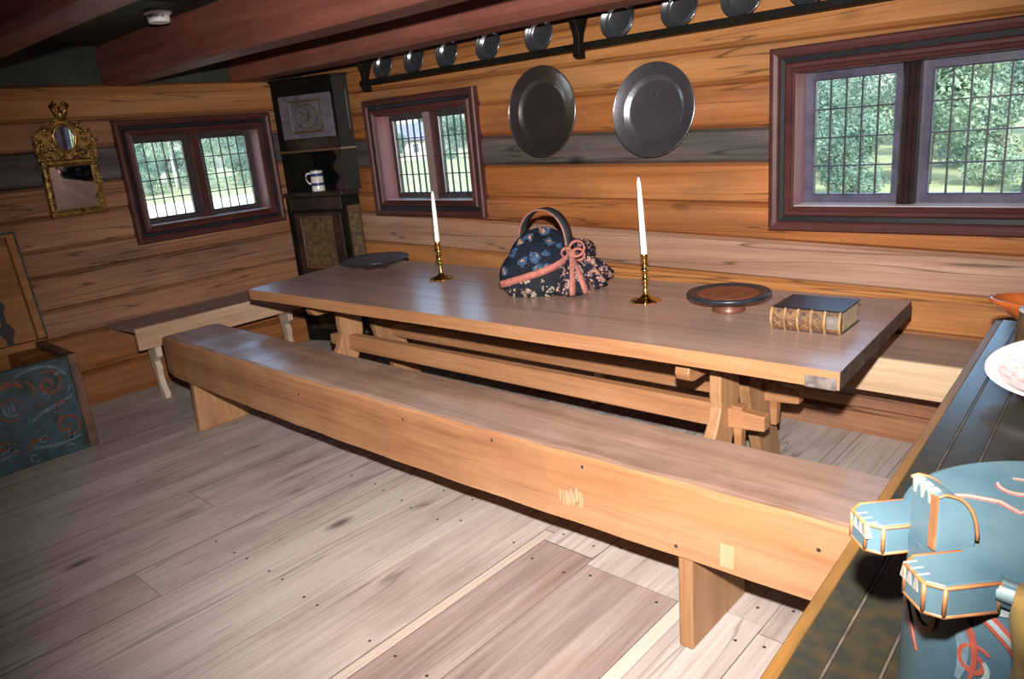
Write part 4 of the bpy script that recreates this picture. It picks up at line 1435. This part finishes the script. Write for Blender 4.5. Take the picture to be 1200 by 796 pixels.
def flap(base, tip, width, mat, folds, z0=0.004, bulge=0.03, nm='cloth_flap'):
    base, tip = Vector(base), Vector(tip)
    ax = (tip - base)
    side = ax.cross(Vector((0.5, -0.8, 0.3))).normalized()
    nrm = side.cross(ax).normalized()
    vs, fs = [], []
    nu, nv = 18, 12
    for j in range(nv + 1):
        t = j / nv
        for i in range(nu + 1):
            s = i / nu - 0.5
            w_ = width * (0.22 + 0.78 * t ** 0.8)
            p = base + ax * t + side * (s * w_) + nrm * (bulge * math.sin(PI * t) + folds * t * math.sin(s * 19)) + Vector((0, 0, -0.25 * width * t * (abs(s) * 2) ** 2 * 0.3))
            p.z = max(p.z, z0)
            vs.append(p)
    for j in range(nv):
        for i in range(nu):
            o_ = j * (nu + 1) + i
            fs.append((o_, o_ + 1, o_ + nu + 2, o_ + nu + 1))
    me = mesh(nm, MB().add(vs, fs, True))
    o = link(nm, me, mat, bgx)
    md = o.modifiers.new('thick', 'SOLIDIFY')
    md.thickness = 0.006
    return o


flap(KN, (0.06, -0.225, 0.010), 0.16, BAG_PRINT, 0.012)
flap(KN + Vector((0.02, 0.03, -0.01)), (0.265, -0.03, 0.012), 0.18, BAG_PRINT, 0.014)
flap(KN + Vector((0.01, 0.05, 0.06)), (0.215, 0.09, 0.135), 0.13, BAG_PRINT, 0.012)
flap(KN + Vector((0.0, -0.01, -0.01)), (0.13, -0.21, 0.012), 0.09, BAG_MIX, 0.010)
mb = MB()
for s, (dx, dy, dz) in ((1, (0.05, 0.0, 0.055)), (-1, (-0.045, -0.015, 0.025)), (1, (0.06, 0.01, -0.005))):
    c = KN + Vector((dx, dy, dz)) * 0.5
    loop = [KN + Vector((dx, dy, dz)) * (0.5 - 0.5 * math.cos(q)) + Vector((dz, -0.015, -dx)) * 0.45 * math.sin(q) for q in [2 * PI * k / 14 for k in range(14)]]
    mb.sweep(loop, [(-0.004, -0.017), (0.004, -0.017), (0.004, 0.017), (-0.004, 0.017)], closed=True, up=Vector((0, 1, 0.2)))
mb.lathe([(0, -0.022), (0.018, -0.016), (0.024, 0), (0.018, 0.016), (0, 0.022)], 12, M=Matrix.Translation(KN))
for tipx, tipy in ((0.085, -0.235), (0.150, -0.215)):
    e = Vector((tipx, tipy, 0.012))
    md_ = KN.lerp(e, 0.5) + Vector((0.0, -0.055, 0.02))
    pts = bez(KN, KN + Vector((0, -0.05, -0.03)), md_, e, 14)
    mb.sweep(pts, [(-0.014, -0.002), (0.014, -0.002), (0.014, 0.002), (-0.014, 0.002)], up=Vector((0.3, -0.9, 0.3)))
part('ribbon_bow', mb, SALMON, bgx)
h0, h1 = Vector((-0.125, 0.075, 0.200)), Vector((0.095, -0.085, 0.20))
hp = [h0 + Vector((-0.012, 0, -0.02))]
for k in range(21):
    a = PI * (1 - k / 20)
    c = (h0 + h1) / 2
    hp.append(Vector((c.x + (h1.x - h0.x) / 2 * math.cos(a), c.y + (h1.y - h0.y) / 2 * math.cos(a), 0.205 + 0.185 * math.sin(a) ** 0.8)))
hp.append(h1 + Vector((0.010, -0.005, -0.03)))
part('handle', MB().sweep(hp, [(-0.030, -0.005), (0.030, -0.005), (0.030, 0.005), (-0.030, 0.005)], up=lambda i: (hp[i] - Vector((-0.015, -0.005, 0.19))).normalized()), HANDLE, bgx)
mb = MB()
for s in (-1, 1):
    e = []
    for i, p in enumerate(hp):
        t = (hp[min(i + 1, len(hp) - 1)] - hp[max(i - 1, 0)]).normalized()
        u = (p - Vector((-0.015, -0.005, 0.19))).normalized()
        e.append(p + t.cross(u).normalized() * 0.030 * s)
    mb.tube(e, 0.004, 6)
part('handle_piping', mb, SALMON, bgx)

# ------------------------------------------------------------------ painted chest with open lid
ch = thing('painted_chest', 'open blue-green painted chest with red scrolls by the left wall', 'chest', (0.5, -2.75, 0))
CO = Vector((0.5, -2.75, 0))
Y1, Y0, X0, X1, ZT = -2.232, -3.30, 0.22, 0.80, 0.545


def cb(*a):
    m = MB().box(*a)
    m.v = [tuple(Vector(p) - CO) for p in m.v]
    return m


part('front_board', cb(X1 - 0.025, X1, Y0 + 0.04, Y1 - 0.048, 0.0, ZT), CHEST_BLUE, ch, bevel=0.003)
part('back_board', cb(X0, X0 + 0.025, Y0, Y1, 0, ZT + 0.01), CHEST_IN, ch)
part('end_board', cb(X0, X1 + 0.004, Y1 - 0.048, Y1, 0, ZT + 0.004), CHEST_BR, ch, bevel=0.004)
part('end_board', cb(X0, X1 + 0.004, Y0, Y0 + 0.04, 0, ZT + 0.004), CHEST_BR, ch, bevel=0.004)
part('bottom_board', cb(X0 + 0.025, X1 - 0.025, Y0 + 0.04, Y1 - 0.048, 0.002, 0.03), CHEST_IN, ch)
part('till', cb(X0 + 0.025, X1 - 0.025, Y1 - 0.20, Y1 - 0.05, ZT - 0.17, ZT - 0.03), CHEST_IN, ch)
lid = MB()
rake = math.radians(11)
LM = Matrix.Translation(Vector((X0 + 0.012, 0, ZT + 0.015)) - Vector((CO.x, CO.y, 0))) @ Matrix.Rotation(-rake, 4, 'Y')
lo_ = part('lid', MB().box(-0.020, 0.0, Y0, Y1 + 0.005, 0.0, 0.36, LM).box(-0.020, 0.002, Y0, Y1 + 0.005, 0.262, 0.63, LM), CHEST_IN, ch)
part('lid_rim', MB().box(-0.022, 0.045, Y1 - 0.030, Y1 + 0.012, 0.0, 0.632, LM).box(-0.022, 0.045, Y0, Y1 - 0.03, 0.612, 0.632, LM), CHEST_IN, lo_, bevel=0.003)
part('lid_edge', MB().box(-0.026, 0.046, Y1 + 0.012, Y1 + 0.022, 0.0, 0.64, LM).box(-0.026, 0.046, Y0, Y1 + 0.022, 0.632, 0.642, LM), CHEST_BLUE, lo_, bevel=0.002)
mb = MB()
sy = Y1 - 0.165
outl = [(-0.018, -0.02), (-0.016, 0.03), (-0.030, 0.055), (-0.040, 0.08), (-0.030, 0.105), (-0.014, 0.125), (-0.014, 0.20), (-0.026, 0.215), (-0.030, 0.235), (-0.020, 0.255), (-0.010, 0.27), (-0.008, 0.36), (-0.020, 0.375), (-0.014, 0.40), (0.0, 0.43)]
outl = outl + [(-a, b) for a, b in outl[::-1][1:]]
mb.prism(outl, lambda a, b, c: LM @ Vector((c, sy + a, b)), 0.0, 0.006)
part('strap_hinge', mb, IRON, lo_)


def cf(u, v, hh):   # chest front: u along y (to the right of the picture = +y), v = z
    return Vector((X1 + hh, u, v)) - CO


red, pale_, blu = Strokes(SCROLL_RD, ch), Strokes(SCROLL_B, ch), Strokes(SCROLL_B, ch)
yc = -2.60
for s in (-1, 1):
    red.ribbon(spiral(yc + s * 0.20, 0.42, 0.015, 0.075, PI if s < 0 else 0, 1.3 * s), 0.020, cf)
    red.ribbon(spiral(yc + s * 0.235, 0.17, 0.012, 0.07, 0.5, -1.3 * s), 0.018, cf)
    pale_.ribbon(bez((yc + s * 0.05, 0.50), (yc + s * 0.15, 0.54), (yc + s * 0.25, 0.53), (yc + s * 0.29, 0.45)), 0.016, cf)
    blu.ribbon(bez((yc + s * 0.08, 0.24), (yc + s * 0.16, 0.30), (yc + s * 0.22, 0.28), (yc + s * 0.30, 0.33)), 0.024, cf)
    red.ribbon(bez((yc + s * 0.09, 0.47), (yc + s * 0.13, 0.44), (yc + s * 0.14, 0.40), (yc + s * 0.10, 0.36)), 0.018, cf)
    blu.ribbon(bez((yc + s * 0.05, 0.10), (yc + s * 0.12, 0.08), (yc + s * 0.2, 0.06), (yc + s * 0.28, 0.09)), 0.020, cf)
    red.ribbon(bez((yc + s * 0.02, 0.09), (yc + s * 0.05, 0.14), (yc + s * 0.09, 0.15), (yc + s * 0.13, 0.12)), 0.016, cf)
cr = random.Random(11)
for k in range(34):
    s = cr.choice((-1, 1))
    cu_, cv_ = yc + s * cr.uniform(0.03, 0.30), cr.uniform(0.04, 0.52)
    if math.hypot(cu_ - yc, cv_ - 0.335) < 0.075:
        continue
    st_ = cr.choice((red, pale_, blu))
    q0 = cr.uniform(0, 6.28)
    if cr.random() < 0.5:
        st_.ribbon(spiral(cu_, cv_, 0.006, cr.uniform(0.02, 0.034), q0, cr.choice((-1, 1)) * 0.9, 14), cr.uniform(0.007, 0.012), cf, 0.002)
    else:
        l_ = cr.uniform(0.025, 0.05)
        p0 = (cu_ - l_ * math.cos(q0), cv_ - l_ * math.sin(q0) * .6)
        p3 = (cu_ + l_ * math.cos(q0), cv_ + l_ * math.sin(q0) * .6)
        st_.ribbon(bez(p0, (cu_ - 0.02, cv_ + 0.03), (cu_ + 0.02, cv_ + 0.02), p3, 10), cr.uniform(0.008, 0.014), cf, 0.002)
for q in (0.0,):
    red.ribbon(bez((yc - 0.075, 0.425), (yc - 0.06, 0.48), (yc + 0.06, 0.49), (yc + 0.075, 0.435)), 0.035, cf)
    red.ribbon([(yc + 0.058 * math.cos(2 * PI * k / 24), 0.335 + 0.058 * math.sin(2 * PI * k / 24)) for k in range(25)], 0.012, cf)
pale_.ribbon(bez((yc - 0.028, 0.365), (yc - 0.040, 0.31), (yc - 0.01, 0.295), (yc + 0.03, 0.305)), 0.016, cf)
pale_.ribbon([(yc - 0.008, 0.365), (yc - 0.006, 0.34), (yc - 0.008, 0.315)], 0.014, cf)
pale_.ribbon([(yc + 0.012, 0.368), (yc + 0.014, 0.34), (yc + 0.012, 0.315)], 0.016, cf)
pale_.ribbon(bez((yc + 0.20, 0.045), (yc + 0.22, 0.06), (yc + 0.24, 0.06), (yc + 0.25, 0.04)), 0.010, cf)

# ------------------------------------------------------------------ sideboard in the foreground
SZ = 0.90
sbt = thing('sideboard', 'dark worn green-black sideboard top in the right foreground', 'sideboard', (5.27, -2.1, 0))
SO = Vector((5.27, -2.1, 0))


def sb(bt, tp):
    m = MB().hexa(bt, tp)
    m.v = [tuple(Vector(p) - SO) for p in m.v]
    return m


def slab(xa0, xa1, xb0, xb1, ya, yb, z0, z1):
    """xa at the near end ya, xb at the far end yb"""
    q = [(xa0, ya), (xa1, ya), (xb1, yb), (xb0, yb)]
    return sb([(a, b, z0) for a, b in q], [(a, b, z1) for a, b in q])


YN, YF = -3.12, -1.055
def xe(y, o):   # left edge x
    return 4.985 + (y + 2.83) * (4.902 - 4.985) / (-1.06 + 2.83) + o
for a, b, m_ in ((0.0, 0.018, SB_EDGE), (0.018, 0.058, SB_DARK), (0.0605, 0.113, SB_DARK), (0.1155, 0.30, SB_DARK), (0.303, 0.56, SB_DARK)):
    part('top_board', slab(xe(YN, a), xe(YN, b), xe(YF, a), xe(YF, b), YN, YF, SZ - 0.03, SZ - (0.003 if a == 0 else 0)), m_, sbt, bevel=0.002)
for a in (0.0578, 0.1128):
    part('worn_groove', slab(xe(YN, a), xe(YN, a + 0.0028), xe(YF, a), xe(YF, a + 0.0028), YN, YF, SZ - 0.02, SZ - 0.0005), SB_WEAR, sbt)
part('cabinet_body', slab(xe(YN, 0.03), xe(YN, 0.54), xe(YF, 0.03), xe(YF, 0.54), YN + 0.03, YF - 0.03, 0.0, SZ - 0.03), SB_DARK, sbt)

# ------------------------------------------------------------------ tine (bentwood box)
TC = Vector((5.245, -2.636, SZ + 0.001))
oa = math.radians(225)
tn = thing('bentwood_box', 'blue-green painted bentwood box with red scrolls and pronged lid', 'box', TC, oa)
tn.scale = (0.86, 0.86, 0.86)
# local: +x points toward the pronged end, +y is picture-left/back, z up
ra, rb_ = 0.175, 0.165
TH = 0.232


def el(a, k=1.0, z=0.0):
    return Vector((ra * k * math.cos(a), rb_ * k * math.sin(a), z))


mb = MB()
vs, fs = [], []
ne = 64
lv = [(0.0, 0.96), (0.015, 0.965), (TH, 0.955)]
for z, k in lv:
    vs += [el(2 * PI * i / ne, k, z) for i in range(ne)]
for j in range(2):
    for i in range(ne):
        n_ = (i + 1) % ne
        fs.append((j * ne + i, j * ne + n_, (j + 1) * ne + n_, (j + 1) * ne + i))
mb.add(vs, fs, True)
mb.add([el(2 * PI * i / ne, 0.96, 0.0) for i in range(ne)], [tuple(range(ne))[::-1]])
mb.add([el(2 * PI * i / ne, 0.955, TH) for i in range(ne)], [tuple(range(ne))])
part('body', mb, TINE_BLUE, tn)
part('base_hoop', MB().prism([(ra * 0.966 * math.cos(2 * PI * i / ne), rb_ * 0.966 * math.sin(2 * PI * i / ne)) for i in range(ne)], lambda a, b, c: Vector((a, b, c)), 0.0, 0.018), TINE_BLUE, tn, bevel=0.003)
LT = 0.030
lidp = [(ra * 1.02 * math.cos(2 * PI * i / ne), rb_ * 1.02 * math.sin(2 * PI * i / ne)) for i in range(ne)]
ld = part('lid', MB().prism(lidp, lambda a, b, c: Vector((a, b, TH + c)), 0.001, LT), TINE_BLUE, tn, bevel=0.008, segs=2)
# a pale chamfer along the front of the lid
ch_ = []
for i in range(22):
    a = math.radians(29 + 75 * i / 21)
    ch_.append(el(a, 1.018, TH + LT - 0.006))
part('pale_chamfer', MB().sweep(ch_, [(-0.004, -0.012), (0.003, -0.012), (0.003, 0.0), (-0.010, 0.008)]), TINE_LIGHT, ld)
# prongs either side of the upright
for s in (-1, 1):
    y0, y1 = (0.030, 0.092) if s > 0 else (-0.088, -0.028)
    poly = [(0.135, y0), (0.205, y0), (0.221, y0 + 0.013), (0.221, y1 - 0.013), (0.205, y1), (0.146, y1), (0.135, y1 - 0.010)]
    pr_ = part('prong', MB().prism(poly, lambda a, b, c: Vector((a, b, TH + c)), -0.006, LT + 0.002), TINE_BLUE, ld, bevel=0.004)
    em = MB()
    zt = TH + LT + 0.003
    ring_ = [(0.150, y0 + 0.001), (0.205, y0 + 0.001), (0.220, y0 + 0.0135), (0.220, y1 - 0.0135), (0.205, y1 - 0.001), (0.148, y1 - 0.001)]
    em.tube([(a, b, zt - 0.003) for a, b in ring_], 0.0024, 6)
    em.tube([(a, b, TH - 0.004) for a, b in ring_], 0.0024, 6)
    for a, b in ring_[1:]:
        em.tube([(a, b, TH - 0.004), (a, b, zt - 0.003)], 0.0024, 6)
    part('orange_edge', em, TINE_EDGE, pr_)
    wm = MB()
    for k in range(3):
        b = y1 - 0.012 - k * 0.012 if s < 0 else y0 + 0.012 + k * 0.012
        wm.hexa([(0.210, b - 0.0045, TH + 0.014), (0.2222, b - 0.0045, TH + 0.014), (0.2222, b + 0.0045, TH + 0.014), (0.210, b + 0.0045, TH + 0.014)],
                [(0.207, b - 0.001, zt - 0.0005), (0.2212, b - 0.001, zt - 0.0005), (0.2212, b + 0.001, zt - 0.0005), (0.207, b + 0.001, zt - 0.0005)])
    part('white_teeth', wm, TINE_WHITE, pr_)
# upright with a rounded inner back
up_ = [(0.178, TH - 0.03), (0.178, TH + LT + 0.066), (0.170, TH + LT + 0.068)] + [(0.168 - 0.038 * math.sin(q), TH + LT + 0.008 + 0.058 * math.cos(q)) for q in [PI / 2 * (0.1 + 0.9 * k / 8) for k in range(9)]] + [(0.130, TH + LT + 0.002), (0.150, TH), (0.150, TH - 0.03)]
uo = part('upright', MB().prism(up_, lambda a, b, c: Vector((a, c, b)), -0.0255, 0.0255), TINE_BLUE, tn, bevel=0.003)
em = MB()
for s in (-1, 1):
    em.tube([Vector((a, s * 0.0255, b)) for a, b in up_[1:12]], 0.0020, 6)
em.box(0.1775, 0.180, 0.016, 0.027, TH + LT + 0.002, TH + LT + 0.066)
part('orange_edge', em, TINE_EDGE, uo)
wm = MB()
for k in range(3):
    b = -0.016 + k * 0.014
    wm.hexa([(0.172, b - 0.001, TH + LT + 0.052), (0.1795, b - 0.001, TH + LT + 0.052), (0.1795, b + 0.001, TH + LT + 0.052), (0.172, b + 0.001, TH + LT + 0.052)],
            [(0.169, b - 0.0045, TH + LT + 0.0690), (0.1792, b - 0.0045, TH + LT + 0.0690), (0.1792, b + 0.0045, TH + LT + 0.0690), (0.169, b + 0.0045, TH + LT + 0.0690)])
part('white_teeth', wm, TINE_WHITE, uo)
# lid painting


def tf(u, v, hh):
    return Vector((u, v, TH + LT + hh))


lr, lw = Strokes(SCROLL_R, ld), Strokes(TINE_WHITE, ld)
zz = [(0.11, -0.055), (0.085, -0.085), (0.070, -0.080), (0.045, -0.060), (0.040, -0.030), (0.020, -0.035)]
for (cx, cy, r) in ((0.0, -0.09, 0.022), (0.02, 0.02, 0.024), (-0.03, -0.05, 0.018), (0.06, 0.075, 0.020), (-0.06, 0.03, 0.022), (-0.09, -0.06, 0.02)):
    lr.ribbon([(cx + r * math.cos(q), cy + r * math.sin(q)) for q in [math.radians(-40 + 290 * k / 20) for k in range(21)]], 0.011, tf, 0.0008)
    lw.ribbon([(cx + r * math.cos(q), cy + r * math.sin(q)) for q in [math.radians(-40 + 290 * k / 20) for k in range(21)]], 0.006, tf, 0.0013)
dense = []
for (a, b) in zip(zz[:-1], zz[1:]):
    for k in range(5):
        dense.append((a[0] + (b[0] - a[0]) * k / 5, a[1] + (b[1] - a[1]) * k / 5))
lr.ribbon(dense, 0.010, tf, 0.0008)
lw.ribbon(dense, 0.006, tf, 0.0013)


def bf(u, v, hh):   # body side: u = angle in metres, v = z
    a = u / 0.17
    return el(a, 0.962 + hh / 0.17, v + 0.104)


br, bw, bl_ = Strokes(SCROLL_R, tn), Strokes(SCROLL_W, tn), Strokes(SCROLL_B, tn)
u0 = 0.17 * math.radians(14)
br.ribbon(spiral(u0 - 0.045, 0.062, 0.008, 0.030, 0.3, 1.2), 0.007, bf)
br.ribbon(spiral(u0 + 0.035, 0.045, 0.006, 0.022, 2.0, -1.2), 0.006, bf)
br.ribbon(bez((u0 - 0.055, 0.122), (u0 + 0.02, 0.130), (u0 + 0.075, 0.105), (u0 + 0.10, 0.035), 22), 0.016, bf)
bw.ribbon(bez((u0 - 0.045, 0.121), (u0 + 0.02, 0.128), (u0 + 0.073, 0.104), (u0 + 0.097, 0.045), 22), 0.006, bf, 0.0022)
br.ribbon(bez((u0 - 0.02, 0.118), (u0 + 0.03, 0.10), (u0 + 0.045, 0.06), (u0 + 0.03, 0.012), 22), 0.008, bf)
bl_.ribbon(bez((u0 - 0.03, 0.115), (u0 + 0.018, 0.095), (u0 + 0.03, 0.06), (u0 + 0.018, 0.012), 22), 0.016, bf)
br.ribbon(bez((u0 - 0.06, 0.105), (u0 - 0.03, 0.108), (u0 - 0.01, 0.088), (u0 + 0.012, 0.092), 18), 0.008, bf)
bw.ribbon(bez((u0 - 0.09, 0.095), (u0 - 0.085, 0.08), (u0 - 0.095, 0.065), (u0 - 0.085, 0.05), 12), 0.007, bf)
bw.ribbon(bez((u0 + 0.03, 0.119), (u0 + 0.045, 0.113), (u0 + 0.055, 0.121), (u0 + 0.075, 0.121), 12), 0.008, bf)
br.ribbon(bez((u0 - 0.10, 0.06), (u0 - 0.085, 0.04), (u0 - 0.07, 0.03), (u0 - 0.05, 0.0), 14), 0.008, bf)
bw.ribbon(bez((u0 + 0.045, 0.05), (u0 + 0.055, 0.04), (u0 + 0.05, 0.03), (u0 + 0.04, 0.02), 10), 0.006, bf)

# ------------------------------------------------------------------ bowl, pitcher, tankard, turned piece
bo = thing('bowl', 'white china bowl with red printed inside on the sideboard', 'bowl', (5.165, -1.62, SZ + 0.012), 0, rot=(math.radians(7), math.radians(-3), 0))
part('shell', MB().lathe([(0, 0.0), (0.075, 0.0), (0.078, 0.008), (0.090, 0.012), (0.135, 0.030), (0.172, 0.052), (0.1765, 0.056), (0.173, 0.059), (0.162, 0.054), (0.128, 0.035), (0.08, 0.018), (0, 0.014)], 64), PORCELAIN, bo)
part('printed_inside', MB().lathe([(0.150, 0.0490), (0.127, 0.0362), (0.08, 0.0195), (0, 0.0156)], 56, cap=False), PRINT, bo)
pt = thing('pitcher', 'orange-brown glazed pitcher with spout at the far end of the sideboard', 'pitcher', (5.075, -1.175, SZ - 0.0))
spr = lambda a, z: 1 + (1.05 * max(0, math.cos(a - PI)) ** 5 * min(1.0, max(0.0, (z - 0.03) / 0.05)) ** 0.8 if z > 0.03 else 0)
part('body', MB().lathe([(0, 0), (0.072, 0), (0.078, 0.01), (0.086, 0.03), (0.080, 0.05), (0.078, 0.066), (0.080, 0.078), (0.084, 0.088), (0.084, 0.094), (0.080, 0.095), (0.070, 0.080), (0.07, 0.02), (0, 0.015)], 72, rad=spr), GLAZE_O, pt)
part('handle', MB().tube([(0.07, 0, 0.10), (0.11, 0, 0.10), (0.125, 0, 0.065), (0.08, 0, 0.03)], 0.010, 8), GLAZE_O, pt)
tk = thing('tankard', 'dark brown cylindrical tankard between the pitcher and the white bowl', 'tankard', (5.062, -1.355, SZ))
part('body', MB().lathe([(0, 0), (0.066, 0), (0.067, 0.01), (0.062, 0.10), (0.062, 0.112), (0.054, 0.112), (0.054, 0.02), (0, 0.015)], 48), GLAZE_D, tk)
part('rim', MB().lathe([(0.0535, 0.111), (0.0630, 0.111), (0.0635, 0.115), (0.0540, 0.1155)], 48, cap=False), RIMGREY, tk)
part('handle', MB().tube([(0.055, 0.02, 0.09), (0.09, 0.03, 0.085), (0.095, 0.03, 0.05), (0.06, 0.02, 0.03)], 0.008, 8), GLAZE_D, tk)

tj = thing('turned_jar', 'ochre brown turned wooden jar at the right edge beside the bentwood box', 'jar', (5.266, -2.852, SZ))
part('body', MB().lathe([(0, 0), (0.030, 0), (0.033, 0.01), (0.031, 0.04), (0.042, 0.10), (0.046, 0.13), (0.043, 0.155), (0.034, 0.185), (0.032, 0.205), (0.035, 0.225), (0.0385, 0.245), (0.036, 0.268), (0, 0.268)], 40), OCHRE, tj)
part('neck', MB().lathe([(0, 0.268), (0.030, 0.268), (0.029, 0.29), (0.034, 0.32), (0.035, 0.35), (0.028, 0.372), (0, 0.374)], 40), GLAZE_D, tj)
